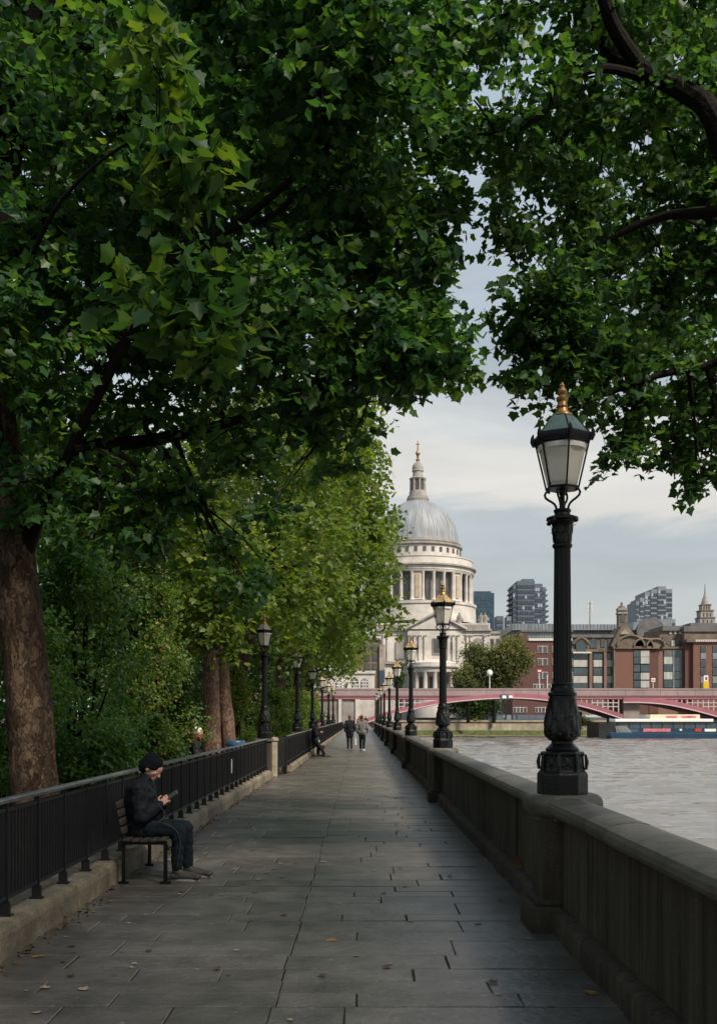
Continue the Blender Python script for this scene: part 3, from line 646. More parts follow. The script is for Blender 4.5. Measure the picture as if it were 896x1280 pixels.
def smoothpath(pts, rad, sub=4):
    pts = [Vector(p) for p in pts]; out = []; rr = []
    for k in range(len(pts) - 1):
        p0 = pts[max(k - 1, 0)]; p1 = pts[k]; p2 = pts[k + 1]; p3 = pts[min(k + 2, len(pts) - 1)]
        for i in range(sub):
            t = i / sub; t2, t3 = t * t, t * t * t
            out.append(.5 * ((2 * p1) + (p2 - p0) * t + (2 * p0 - 5 * p1 + 4 * p2 - p3) * t2 + (3 * p1 - p0 - 3 * p2 + p3) * t3)); rr.append(rad[k] * (1 - t) + rad[k + 1] * t)
    out.append(pts[-1]); rr.append(rad[-1]); return out, rr
def trunk_mesh(pts, rad, n=18, seed=0, rough=.07):
    pts, rr = smoothpath(pts, rad, 8); m = MB().tube(pts, rr, n)
    m.v = [tuple(Vector(v) + (Vector(v) - min(pts, key=lambda p: (p - Vector(v)).length)) * rough * (mnoise.noise(Vector(v) * 3 + Vector((seed, 0, 0))) + .6 * mnoise.noise(Vector(v) * 9))) for v in m.v]
    return m
def tree(name, label, base, trunks, limbs, lobes, crown, leafm, bark, group=None, twigs_per=5, seed=1, cat='tree'):
    rs = random.Random(seed); t = thing(name, label, cat, base, group=group); B_ = Vector(base)
    for k, (pts, rad) in enumerate(trunks):
        m = trunk_mesh([Vector(p) - B_ for p in pts], rad, 18, seed + k); obj('trunk', m, bark, t)
    w = MB(); nodes = []
    for pts, rad in limbs:
        p, rr = smoothpath(pts, rad, 5); w.tube([q - B_ for q in p], rr, 10); nodes += list(zip(p, rr))
    if not nodes: nodes = [(Vector(trunks[0][0][-1]), .1)]
    for L_ in lobes:
        c = Vector(L_[0]); q, r0 = min(nodes, key=lambda n_: (n_[0] - c).length)
        cv = curve(q, c, .08, 6, rs); ra = min(r0 * .6, .05); w.tube([p - B_ for p in cv], [ra * (1 - .8 * k / 6) for k in range(7)], 6)
        for _ in range(twigs_per):
            rad = L_[1] if not hasattr(L_[1], '__len__') else L_[1][0]
            e = c + Vector((rs.gauss(0, 1), rs.gauss(0, 1), rs.gauss(0, .8))).normalized() * rad * rs.uniform(.6, .95); st = cv[rs.randint(3, 6)]
            w.tube([p - B_ for p in curve(st, e, .06, 5, rs)], [ra * .35 * (1 - .75 * k / 5) for k in range(6)], 5)
        crown.lobe(*L_)
    for p in crown.w.v: w.v.append(tuple(Vector(p) - B_))
    off = len(w.v) - len(crown.w.v); w.f += [tuple(i + off for i in f) for f in crown.w.f]; w.sm += crown.w.sm
    if w.v: obj('branches', w, M['twig'], t)
    link('crown', crown.mesh('crown', base), leafm, t); return t

# ---- the big plane on the left, its crown over the walk
rs = random.Random(21); lobesA = []
for py in (-10, 120, 250, 380, 500):
    for px in (20, 130, 250, 370, 480):
        X = px + rs.uniform(-30, 30) + (25 if (py // 130) % 2 else 0); Yd = rs.uniform(8.6, 12.2); r = rs.uniform(.85, 1.1) * (.58 if py == 500 and px == 480 else 1)
        X = min(X, 590 - r * F / Yd - (0 if py < 300 else 5)); lobesA.append((P(X, py + rs.uniform(-25, 25) - (75 if py == 500 and px == 480 else 25 if py > 450 and px > 200 else 0), Yd), r, 112 if py < 450 else 84))
for px, py, Yd, r, n in ((540, 40, 10, .55, 30), (545, 150, 10, .5, 26), (530, 260, 10, .5, 30), (535, 325, 9.5, .30, 16), (510, 395, 9.6, .36, 28), (558, 445, 9.4, .12, 5), (580, 468, 9.4, .08, 3), (478, 438, 9.8, .38, 28), (552, 432, 9.6, .13, 6), (412, 495, 10, .32, 22), (450, 490, 10, .12, 4), (375, 530, 10, .34, 18), (300, 570, 9.8, .40, 22), (215, 620, 10, .40, 24),
                         (150, 640, 10.4, .6, 44), (60, 610, 10.6, .7, 50), (310, 735, 9.6, .25, 12), (335, 640, 9.6, .16, 4), (280, 690, 9.8, .2, 6), (190, 680, 10, .28, 10), (420, 585, 9.8, .16, 4)):
    lobesA.append((P(px, py, Yd), r, n))
for py in (40, 190, 320):
    for px in (60, 200, 340, 460): lobesA.append((P(px, py + (px % 3) * 15, 13.6), 1.35, 100))
for x, y, z, r, n in ((-3, 8, 10, 2.2, 150), (-.8, 9, 12, 1.8, 110), (-5, 12, 10.5, 2.4, 150), (-1.5, 12.5, 12, 2.2, 130), (-2.5, 4, 9.5, 2.0, 110), (-6, 6, 8, 2, 110), (-3.5, 14.5, 8.5, 1.8, 110), (-5.5, 10, 7, 1.6, 110), (-1.3, 14, 9.5, 1.5, 90), (-4.2, 1, 7, 1.8, 80), (-2, -1, 8.5, 2.2, 110), (-4.5, -3, 7.5, 2.2, 110), (0, -3.5, 9, 2.4, 120), (-6.5, 2, 6, 2, 100), (-1, 2.5, 10.5, 2.2, 110), (-3, -5, 5.5, 2.4, 150), (-6, -3, 5, 2.2, 110), (-1, -7, 7, 2.6, 150), (-5, -7, 8, 2.6, 130)): lobesA.append(((x, y, z), r, n))  # upper and rear crown; lobes out of view are added to shade the walk
trA = [((-3.58, 11, 0), (-3.58, 11, .35), (-3.62, 11, 1.0), (-3.72, 11, 2.3), (-3.84, 11, 3.2), (-3.95, 11.0, 4.3), (-4.1, 11.0, 5.6)), (.36, .285, .255, .24, .26, .22, .17)]
limA = [([(-3.86, 11, 3.2), P(45, 650, 10.9), P(90, 560, 10.4), P(210, 335, 9.6), P(290, 285, 9.4), P(375, 215, 9.2), P(470, 130, 9.2)], (.18, .09, .055, .042, .036, .028, .014)),
        ([P(290, 285, 9.4), P(340, 270, 9.3), P(390, 225, 9.5)], (.035, .028, .012)),
        ([(-3.95, 11, 4.3), P(-5, 480, 10), P(45, 310, 8.4), P(110, 215, 6.8), P(215, 150, 5.8)], (.10, .040, .022, .012, .006)),
        ([P(90, 560, 10.4), P(220, 545, 11), P(380, 500, 11), P(520, 455, 10)], (.09, .06, .045, .015)),
        ([(-4.08, 11, 5.4), (-3.8, 10.8, 8), (-2.6, 10, 10.5), (-1, 9, 11.5)], (.2, .15, .1, .04)), ([(-4.03, 11, 5.0), (-5.2, 11, 7.5), (-5.5, 9, 9)], (.16, .1, .05)), ([(-3.9, 10.8, 7.6), (-3, 7, 8.8), (-2.6, 3.6, 9.2)], (.12, .08, .03))]
cA = Crown(31, 'plane', .104, per=13, up=.8)
for px, py, Yd, n in ((200, 200, 5.9, 7), (262, 212, 5.9, 5), (225, 260, 6, 5), (240, 365, 5.8, 6), (222, 405, 5.8, 7), (262, 405, 5.8, 5), (262, 448, 5.7, 5), (180, 370, 6, 5), (190, 40, 5.8, 6), (205, 100, 5.9, 4), (300, 450, 5.8, 2)):
    lobesA.append((P(px, py, Yd), .13, n, .55, .112, .22))
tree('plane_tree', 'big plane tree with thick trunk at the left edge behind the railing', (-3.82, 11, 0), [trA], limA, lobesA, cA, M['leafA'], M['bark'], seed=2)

# ---- the plane on the right whose boughs hang over the near lamp
rs = random.Random(8); lobesR = []
for py in (10, 130, 245, 350):
    for px in (640, 730, 820, 900):
        Yd = rs.uniform(9.2, 12); r = rs.uniform(.62, .8); lobesR.append((P(px + rs.uniform(-20, 20) + (45 if py > 200 and px < 700 else 20 if py > 200 else 0), py + rs.uniform(-25, 25), Yd), r, 44 if px < 700 else 58))
for px, py, Yd, r, n in ((612, 60, 10.5, .4, 15), (615, 190, 10, .35, 10), (645, 300, 10, .36, 18), (668, 385, 9.6, .42, 28), (652, 430, 9.6, .25, 11), (690, 440, 9.6, .5, 36), (660, 480, 9.5, .25, 10), (760, 450, 9.8, .55, 44), (720, 505, 9.6, .28, 13), (800, 510, 9.8, .42, 26), (860, 480, 10, .6, 44), (785, 560, 9.7, .22, 9), (765, 580, 9.7, .12, 3), (850, 560, 10, .4, 22), (885, 595, 10, .26, 11), (900, 540, 10.4, .5, 30), (870, 610, 9.9, .12, 3), (950, 450, 10, .9, 60), (960, 300, 10, .9, 60), (970, 570, 10.5, .5, 30)):
    lobesR.append((P(px, py, Yd), r, n))
for py in (50, 190, 320, 430):
    for px in (770, 870): lobesR.append((P(px, py, 13.2), .95, 60))
for x, y, z, r, n in ((4.6, 5.6, 5.2, 1.3, 90), (6.5, 6, 6, 1.6, 110), (4.5, 3, 7.5, 1.7, 100), (2.4, 4, 8.4, 1.5, 90), (6.2, 2.5, 6.5, 1.6, 90), (3.2, -1, 8.5, 2, 100), (4.8, 5, 4.6, 1.3, 80), (6.2, 8.2, 4.8, 1.4, 80), (7.6, 6, 5.2, 1.5, 80), (5.4, 2.2, 4.4, 1.2, 60), (5.5, 2.5, 10.5, 2.2, 160), (7.5, 5, 7, 1.8, 120), (8, 0, 8.5, 2.4, 160), (9, 3.5, 7.2, 2.2, 140), (2.5, 0, 11, 2.4, 140), (6.5, -3, 9, 2.4, 140), (8.5, -1.5, 5.6, 1.8, 100), (7.5, 2.5, 5.0, 1.5, 90), (4.8, 2.6, 3.4, 1.2, 100), (7, .5, 3.8, 1.5, 120), (5, -.5, 3.6, 1.3, 110), (7.5, 6, 3.4, 1.4, 110), (9, 3, 4.0, 1.6, 120), (4.5, -3.5, 4, 1.5, 110), (2.5, -5, 6.5, 2.4, 160), (5, -7, 7, 2.6, 160), (1, -3, 8, 2.2, 130), (6.5, -5, 5, 2.2, 130), (1.5, 2.5, 7.6, 1.3, 90), (0, .5, 7.6, 1.7, 110)): lobesR.append(((x, y, z), r, n))  # unseen lobes beside and behind the camera, added to block sun and sky light
trR = [((3.4, -1.5, 0), (3.4, -1.5, .4), (3.38, -1.4, 2), (3.45, -1.1, 4.2), (3.5, -.6, 5.2)), (.55, .42, .36, .32, .26)]
limR = [([(3.45, -1.1, 4.2), (3.6, 3.0, 5.7), P(960, 205, 8.4), P(880, 130, 8.8), P(800, 85, 9.2), P(755, 55, 9.6), P(715, -30, 10.2)], (.25, .16, .11, .095, .08, .065, .04)),
        ([P(800, 85, 9.2), P(765, 30, 9.0), P(745, -40, 8.8)], (.075, .065, .05)),
        ([P(800, 95, 9.2), P(748, 85, 9.1), P(705, 105, 9.0), P(675, 145, 9.0), P(630, 165, 9.1), P(594, 168, 9.2)], (.05, .040, .033, .027, .02, .009)),
        ([P(620, 166, 9.1), P(604, 140, 9.1), P(592, 125, 9.2)], (.018, .012, .007)), ([P(595, 168, 9.2), P(575, 150, 9.3), P(565, 145, 9.3)], (.013, .009, .005)),
        ([P(960, 205, 8.4), P(900, 262, 9), P(830, 270, 9.4), P(760, 300, 9.6), P(690, 350, 9.7)], (.08, .055, .04, .028, .012)), ([(3.6, 3, 5.7), (3.6, 6.5, 5.6), P(930, 430, 9.2), P(820, 470, 9.6), P(740, 500, 9.6)], (.1, .07, .05, .03, .01)),
        ([(3.5, -.6, 5.1), (4.5, 3, 6.5), (5.4, 7, 6.8)], (.2, .14, .06)), ([(3.5, -.6, 5.2), (2.6, 3.5, 8.2), (1.6, 7, 9.6)], (.2, .13, .05)), ([(3.5, -.7, 5.0), (5.2, 2, 5.6), (6.4, 5, 5.6)], (.18, .12, .05)), ([(3.5, -.6, 5.2), (3.6, -.6, 8.2), (4.5, 1, 11.5)], (.24, .17, .06)), ([(3.6, -.6, 8), (6, 2, 9.5), (8, 3, 8)], (.14, .1, .04))]
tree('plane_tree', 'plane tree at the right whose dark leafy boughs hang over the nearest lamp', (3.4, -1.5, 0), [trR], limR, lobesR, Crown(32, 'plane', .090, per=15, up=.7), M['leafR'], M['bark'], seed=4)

# ---- the row of trees along the walk
def rowtree(label, base, trunks, cen, rad, n, leafm, seed, size=.17, kind='plane', nl=26, bark='bark2', lobef=.30, twigs=False, bright=0.0, extra=()):
    rs = random.Random(seed); lobes = []
    for _ in range(nl):
        while True:
            v = Vector((rs.gauss(0, 1), rs.gauss(0, 1), rs.gauss(0, 1))).normalized() * rs.uniform(.45, .86); 
            if v.z > -.85: break
        lobes.append(((cen[0] + v.x * rad[0], cen[1] + v.y * rad[1], cen[2] + v.z * rad[2]), tuple(q * lobef for q in rad), n // nl, .6, None, bright))
    top = Vector(trunks[0][0][-1]); limbs = []; lobes += list(extra)
    for k in range(6):
        c = Vector(lobes[k][0]); limbs.append(([top, top.lerp(c, .5) + Vector((0, 0, .5)), c], (.16, .10, .04)))
    return tree('plane_tree', label, base, trunks, limbs, lobes, Crown(seed + 50, kind, size, per=9, spread=1.1, twigs=twigs), leafm, M[bark], 'trees in the row along the railing', 2, seed)
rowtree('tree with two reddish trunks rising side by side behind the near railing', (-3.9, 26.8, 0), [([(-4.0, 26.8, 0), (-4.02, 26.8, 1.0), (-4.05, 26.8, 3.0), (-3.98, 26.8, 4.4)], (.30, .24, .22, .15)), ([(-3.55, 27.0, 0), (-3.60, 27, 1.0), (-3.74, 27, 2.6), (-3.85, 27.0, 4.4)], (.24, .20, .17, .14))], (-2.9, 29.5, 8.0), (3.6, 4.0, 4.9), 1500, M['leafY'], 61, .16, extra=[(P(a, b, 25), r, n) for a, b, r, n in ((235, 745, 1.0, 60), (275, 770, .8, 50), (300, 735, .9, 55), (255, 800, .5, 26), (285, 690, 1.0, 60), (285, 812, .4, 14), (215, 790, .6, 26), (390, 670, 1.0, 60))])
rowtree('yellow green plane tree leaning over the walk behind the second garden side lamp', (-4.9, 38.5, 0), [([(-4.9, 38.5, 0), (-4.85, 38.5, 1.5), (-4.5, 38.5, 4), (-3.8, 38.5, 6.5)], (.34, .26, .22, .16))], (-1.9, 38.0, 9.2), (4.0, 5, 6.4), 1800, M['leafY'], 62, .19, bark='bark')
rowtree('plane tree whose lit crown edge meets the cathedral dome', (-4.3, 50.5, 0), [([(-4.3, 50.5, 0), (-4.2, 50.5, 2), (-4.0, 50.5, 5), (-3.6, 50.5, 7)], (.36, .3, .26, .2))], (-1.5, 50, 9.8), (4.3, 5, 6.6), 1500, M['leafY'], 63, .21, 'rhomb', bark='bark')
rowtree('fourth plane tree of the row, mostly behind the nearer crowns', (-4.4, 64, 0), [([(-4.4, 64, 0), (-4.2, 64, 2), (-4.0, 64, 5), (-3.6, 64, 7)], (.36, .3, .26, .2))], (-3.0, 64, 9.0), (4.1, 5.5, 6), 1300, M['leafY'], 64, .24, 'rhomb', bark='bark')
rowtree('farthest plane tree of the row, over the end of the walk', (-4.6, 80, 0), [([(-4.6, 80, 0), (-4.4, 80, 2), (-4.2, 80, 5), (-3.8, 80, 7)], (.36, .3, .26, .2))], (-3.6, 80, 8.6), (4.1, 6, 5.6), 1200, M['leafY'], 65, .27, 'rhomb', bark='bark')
# trees farther back in the garden
rs = random.Random(9)
for k, (x, y, z, r, lab) in enumerate(((-10.5, 21, 6.5, 5.0, 'dark garden tree far behind the tall shrubs at the left'), (-10, 33, 7, 5.5, 'dark garden tree behind the twin trunked tree'), (-9, 46, 8, 5.5, 'garden tree behind the middle of the tree row'), (-9.5, 62, 8, 6, 'garden tree behind the far end of the tree row'), (-12, 12, 7, 4.5, 'dark garden tree beyond the big left trunk'), (-7.5, 92, 7, 5.5, 'garden tree beyond the end of the tree row'))):
    t = rowtree(lab, (x, y, 0), [([(x, y, 0), (x, y, 2), (x + .2, y, 4)], (.4, .34, .26))], (x, y, z), (r, r, z * .9), 1700, M['leafB'], 70 + k, .32, 'rhomb', 22, 'bark', .36); t['group'] = 'trees farther back in the garden'
# shrubs behind the railing
def shrub(label, x, y, rx, ry, h, n, leafm, seed, size=.085, kind='oval', nl=22, conical=False):
    rs = random.Random(seed); c = Crown(seed, kind, size, per=10, spread=1.3, up=.55, droop=.5, twigs=False)
    t = thing('shrub', label, 'shrub', (x, y, .1), group='shrubs behind the railing'); w = MB()
    for _ in range(nl):
        q = rs.random(); zz = h * (.10 + .82 * q); k = (1 - q ** 2.2 * .75) if not conical else (1 - q * .85); a = rs.uniform(0, 2 * PI); rr = rs.uniform(.3, .85) * k
        p = (x + math.cos(a) * rx * rr, y + math.sin(a) * ry * rr, zz); c.lobe(p, (rx * .42 * max(.5, k), ry * .42 * max(.5, k), h * .14), n // nl, .6, None, rs.uniform(-.15, .2))
        w.tube([Vector((rs.uniform(-.2, .2), rs.uniform(-.2, .2), 0)), Vector((math.cos(a) * rx * rr * .5, math.sin(a) * ry * rr * .5, zz * .6)), Vector(p) - Vector((x, y, .1))], [.035, .022, .008], 5)
    obj('stems', w, M['twig'], t); link('foliage', c.mesh('foliage', (x, y, .1)), leafm, t); return t
shrub('tall glossy dark green shrub just right of the big left trunk', -5.4, 14.6, 1.6, 1.9, 4.8, 1900, M['leafS'], 101)
shrub('tall dark shrub in the middle of the hedge behind the seated man', -5.2, 18.4, 1.7, 2.0, 5.4, 2000, M['leafS'], 102)
shrub('yellowing light green shrub with orange tips left of the twin trunks', -4.8, 22.8, 1.2, 1.8, 4.8, 1700, M['leafL'], 103, .08)
shrub('low light green bush behind the railing beside the white haired person', -4.15, 19.6, .75, 1.3, 1.75, 650, M['leafL'], 104, .075)
shrub('low glossy bush directly behind the seated man', -4.0, 15.6, .75, 1.6, 1.6, 650, M['leafS'], 105)
shrub('dark shrub at the left edge beside the big trunk', -6.6, 12.6, 1.6, 1.5, 4.0, 1100, M['leafS'], 106)
shrub('pointed green bush behind the nearest garden side lamp', -4.1, 32.5, 1.1, 1.4, 3.3, 900, M['leafY'], 107, .10, 'oval', 22, True)
shrub('green bush under the second garden side lamp', -3.7, 42, 1.0, 2.4, 2.8, 700, M['leafY'], 108, .13, 'rhomb')
shrub('green bush under the fourth garden side lamp', -3.8, 56, 1.1, 4.0, 3.0, 700, M['leafY'], 109, .16, 'rhomb')
shrub('long green hedge at the far end of the garden side', -3.9, 74, 1.2, 8.0, 3.2, 800, M['leafY'], 110, .2, 'rhomb')
shrub('dark shrub behind the twin trunks', -6.2, 29, 2.2, 2.6, 5.4, 1700, M['leafB'], 111, .12, 'rhomb')

# fallen leaves: single ones scattered on the flags, litter along the kerb
T, f = leaf_template('plane'); rs = random.Random(77); flm = []
for k in range(4):
    me = bpy.data.meshes.new('fallen_leaf'); cz = [.0, .25, .4, .1][k]
    me.from_pydata([((x + .08 * math.sin(5 * y + k)) * .075, (y - .4) * .075, (.04 + abs(x) * cz * .6 + (y - .4) ** 2 * cz) * .075) for x, y, z in T.tolist()], [], f); me.materials.append([M['deadleaf'], M['deadleaf2'], M['deadleaf3'], M['deadleaf2']][k]); flm.append(me)
flab = ['curled tan fallen leaf lying on the paving flags', 'small pale fallen leaf lying on the paving flags', 'brown fallen leaf lying on the paving flags', 'pale flat fallen leaf lying on the paving flags']
for k in range(190):
    y = 3.6 + 17 * rs.random() ** 1.5; x = rs.uniform(-2.3, 1.38) if k % 3 else -2.35 + abs(rs.gauss(0, .5)); q = rs.choice([0, 1, 1, 2, 2, 3])
    if -2.5 < x < -1.4 and 9.6 < y < 11.3: x += 1.2
    o = bpy.data.objects.new('fallen_leaf', flm[q]); COL.objects.link(o); o.location = (x, y, .004); o.rotation_euler = (rs.uniform(-.1, .1), rs.uniform(-.1, .1), rs.uniform(0, 6.28)); s = rs.uniform(.35, .95) if q else rs.uniform(.6, 1.2); o.scale = (s, s, s)
    tag(o, flab[q], 'leaf', 'fallen leaves on the flags')
o = bpy.data.objects.new('fallen_leaf', flm[0].copy()); COL.objects.link(o); o.location = (1.49, 9.55, .245); o.rotation_euler = (.9, .5, .4); o.scale = (1.7,) * 3; tag(o, 'large curled orange leaf standing on the parapet plinth', 'leaf')
n = 900; r = np.random.default_rng(5); yy = 2 + 58 * r.uniform(0, 1, n) ** 1.6; edge = np.where(yy < 28.9, -2.40, -2.08)
pos = np.stack([edge + np.abs(r.normal(0, .07, n)), yy, .006 + r.uniform(0, .012, n)], 1); nn = r.normal(0, .35, (n, 3)); nn[:, 2] += 1
o = link('leaf_litter', leaves_mesh('leaf_litter', pos, nn, r.normal(0, 1, (n, 3)), r.uniform(.02, .06, n), r.uniform(0, 1, n), 'oval'), M['deadleaf3']); tag(o, 'brown leaf litter gathered along the foot of the kerb', 'leaf litter', kind='stuff')
# ------------------------------------------------------------------ people
def remesh(name, mb, voxel, mt, parent, smooth=2, fold=0.0, fscale=14.0, stretch=(1, 1, .5), trim=None):
    me = bpy.data.meshes.new('tmp'); me.from_pydata([tuple(p) for p in mb.v], [], mb.f)
    bm = bmesh.new(); bm.from_mesh(me); bmesh.ops.recalc_face_normals(bm, faces=bm.faces); bm.to_mesh(me); bm.free()
    o = bpy.data.objects.new('tmp', me); COL.objects.link(o)
    m = o.modifiers.new('r', 'REMESH'); m.mode = 'VOXEL'; m.voxel_size = voxel
    s = o.modifiers.new('s', 'SMOOTH'); s.factor = .5; s.iterations = smooth
    dg = bpy.context.evaluated_depsgraph_get(); out = bpy.data.meshes.new_from_object(o.evaluated_get(dg)); out.name = name
    bpy.data.objects.remove(o); bpy.data.meshes.remove(me)
    if fold:
        nr = [v.normal.copy() for v in out.vertices]
        for v, q in zip(out.vertices, nr):
            c = Vector((v.co.x * stretch[0], v.co.y * stretch[1], v.co.z * stretch[2])) * fscale
            v.co += q * fold * (mnoise.noise(c) + .5 * mnoise.noise(c * 2.3))
    out.polygons.foreach_set('use_smooth', [True] * len(out.polygons)); out.materials.clear(); out.update()
    return link(name, out, mt, parent)
def V3(*a): return Vector(a)
def hand_caps(mb, w, d, n, t, curls, k=1.0):
    # w wrist, d finger direction, n palm normal (the way the fingers close), t towards the thumb
    d = d.normalized(); n = (n - d * n.dot(d)).normalized(); t = (t - d * t.dot(d) - n * t.dot(n)).normalized()
    for o in (.026, .009, -.009, -.026): mb.cap(w + t * o * .6 * k, .015 * k, w + d * .082 * k + t * o * k, .0125 * k, 8)
    for q, (o, L_) in enumerate(((.031, .92), (.0105, 1.0), (-.0105, .94), (-.031, .74))):
        p = w + d * .086 * k + t * o * k; a = 0.0
        for sL, r0, r1 in ((.043, .0095, .0088), (.026, .0088, .008), (.021, .008, .0068)):
            a += curls[q]; v = d * math.cos(a) + n * math.sin(a); e = p + v * sL * L_ * k; mb.cap(p, r0 * k, e, r1 * k, 8); p = e
    p = w + d * .022 * k + t * .028 * k; v = (d * .65 + t * .75 + n * .25).normalized(); e = p + v * .045 * k; mb.cap(p, .014 * k, e, .0105 * k, 8)
    v2 = (d * .85 + t * .15 + n * .5).normalized(); e2 = e + v2 * .032 * k; mb.cap(e, .0105 * k, e2, .0095 * k, 8); mb.cap(e2, .0095 * k, e2 + (v2 + n * .2).normalized() * .022 * k, .0078 * k, 8)
def head_parts(body, c, f, u, k=1.0):
    f = f.normalized(); u = (u - f * u.dot(f)).normalized(); l = u.cross(f); R = Matrix((f, l, u)).transposed()
    q = lambda a, b, z: c + (f * a + l * b + u * z) * k
    body.ell(q(-.012, 0, .02), (.098 * k, .076 * k, .098 * k), 16, 12, R)
    body.cap(q(.03, 0, -.04), .060 * k, q(.052, 0, -.070), .042 * k); body.cap(q(.05, 0, .03), .058 * k, q(.05, 0, -.03), .052 * k)
    body.cap(q(.088, 0, .012), .010 * k, q(.114, 0, -.026), .0135 * k, 8); body.cap(q(.098, -.014, -.030), .009 * k, q(.098, .014, -.030), .009 * k, 8)
    body.cap(q(.084, -.034, .030), .012 * k, q(.084, .034, .030), .012 * k, 8); body.cap(q(.090, -.020, -.054), .0075 * k, q(.090, .020, -.054), .0075 * k, 8); body.cap(q(.086, -.017, -.066), .008 * k, q(.086, .017, -.066), .008 * k, 8)
    body.ell(q(.070, 0, -.092), (.022 * k, .024 * k, .018 * k), 10, 8, R)
    for s in (-1, 1):
        body.cap(q(.066, s * .042, -.012), .020 * k, q(.05, s * .05, -.03), .018 * k, 8)
        body.ell(q(-.012, s * .080, -.008), (.020 * k, .010 * k, .032 * k), 10, 8, R)
    return q, R, l
def person(name, label, root, J, shirt, legs, hairm, vox, hat=None, coat_len=.0, hands=None, scarf=None, fold=.006, puff=1.0, k=1.0, group=None, shoes=None, hairstyle='short'):
    """J: joints in local space. One continuous body mesh; clothes, hair, shoes are its children."""
    t = thing(name, label, 'person', root[0], root[1], group)
    b = MB()
    pel, chest, neck, head = J['pelvis'], J['chest'], J['neck'], J['head']; hf, hu = J['hf'], J['hu']
    side = (J['hipL'] - J['hipR']).normalized()
    mid = pel.lerp(chest, .5)
    b.cap(J['hipL'], .085 * k, J['hipR'], .085 * k); b.cap(pel, .11 * k, mid, .11 * k); b.cap(chest + side * .055 * k, .105 * k, mid + side * .04 * k, .10 * k); b.cap(chest - side * .055 * k, .105 * k, mid - side * .04 * k, .10 * k)
    b.cap(J['shL'], .06 * k, J['shR'], .06 * k); b.cap(chest + (neck - chest) * .5, .07 * k, head - hu * .07 * k, .052 * k)
    for s in 'LR':
        b.cap(J['hip' + s], .088 * k, J['kn' + s], .056 * k); b.cap(J['kn' + s], .056 * k, J['an' + s], .038 * k); b.cap(J['an' + s] - V3(0, 0, .03), .036 * k, J['toe' + s], .030 * k)
        b.cap(J['sh' + s], .052 * k, J['el' + s], .040 * k); b.cap(J['el' + s], .040 * k, J['wr' + s], .026 * k)
        d, n, th, curls = hands[s]; hand_caps(b, J['wr' + s], d, n, th, curls, k)
    q, R, l = head_parts(b, head, hf, hu, k)
    body = remesh('body', b, vox, M['skin'], t, 2)
    if vox < .012:
        for s in (-1, 1):
            e = MB().ell(q(.083, s * .032, .010), (.012, .012, .012), 10, 8); obj('eye', e, M['pale'], body); e2 = MB().ell(q(.0935, s * .032, .007), (.0035, .006, .006), 8, 6, R); obj('iris', e2, M['darkhair'], body)
    # trousers
    c = MB(); c.cap(J['hipL'], .105 * k, J['hipR'], .105 * k); c.cap(pel, .125 * k, mid, .115 * k)
    for s in 'LR':
        c.cap(J['hip' + s], .108 * k, J['kn' + s], .076 * k); c.cap(J['kn' + s], .076 * k, J['an' + s].lerp(J['kn' + s], .08), .058 * k)
    remesh('trousers', c, max(.010, vox * 1.3), M[legs], t, 2, fold, 13, (1, 1, 1.6))
    # coat
    c = MB(); pf = puff
    c.cap(chest + side * .065 * k, .132 * k * pf, mid + side * .055 * k, .128 * k * pf); c.cap(chest - side * .065 * k, .132 * k * pf, mid - side * .055 * k, .128 * k * pf); c.cap(mid, .135 * k * pf, pel + (pel - mid) * .05, .135 * k * pf)
    c.cap(J['hipL'], .118 * k * pf, J['hipR'], .118 * k * pf); c.cap(J['shL'], .083 * k * pf, J['shR'], .083 * k * pf); c.cap(chest.lerp(neck, .55), .095 * k, neck + (head - neck) * .22, .074 * k)
    if coat_len:
        for s in 'LR': c.cap(J['hip' + s], .118 * k, J['hip' + s].lerp(J['kn' + s], coat_len), .112 * k)
        a_ = J['hipL'].lerp(J['knL'], coat_len); b_ = J['hipR'].lerp(J['knR'], coat_len); c.cap(a_, .105 * k, b_, .105 * k)
    for s in 'LR':
        c.cap(J['sh' + s], .082 * k * pf, J['el' + s], .066 * k * pf); c.cap(J['el' + s], .066 * k * pf, J['wr' + s].lerp(J['el' + s], .06), .050 * k * pf)
    coat = remesh('coat', c, max(.011, vox * 1.4), M[shirt], t, 2, fold * 1.6, 11, (1, 1, 1.3))
    # shoes
    for s in 'LR':
        an, toe = J['an' + s], J['toe' + s]; fd = (toe - an); fd.z = 0; fd.normalize(); gz = min(an.z, toe.z) ; sd = V3(-fd.y, fd.x, 0)
        c = MB(); heel = V3(an.x, an.y, 0) - fd * .035 * k; tip = V3(toe.x, toe.y, 0) + fd * .02 * k; zf = J.get('floor', 0.0)
        for o_ in (-.020, .020): c.cap(heel + sd * o_ * .6 + V3(0, 0, zf + .045), .036 * k, tip + sd * o_ + V3(0, 0, zf + .038), .030 * k)
        c.cap(an + V3(0, 0, -.005), .050 * k, V3(an.x, an.y, zf + .06) + fd * .05, .046 * k); c.cap(V3(an.x, an.y, zf + .07) + fd * .03, .045 * k, tip - fd * .05 + V3(0, 0, zf + .045), .034 * k)
        sh = remesh('shoe', c, max(.009, vox * 1.2), M[shoes or 'shoe'], t, 2)
        c = MB(); pts = []
        for a in range(20):
            th = 2 * PI * a / 20; L_ = (tip - heel).length / 2 + .022; mc = (heel + tip) / 2; p = mc + fd * math.cos(th) * L_ + sd * math.sin(th) * (.046 + .008 * math.cos(th)) * k; pts.append((p.x, p.y))
        c.prism(pts, zf + .002, zf + .022, 'z'); obj('sole', c, M['sole' if vox < .012 else (shoes or 'shoe')], sh)
    # hair or hat
    c = MB(); R2 = R
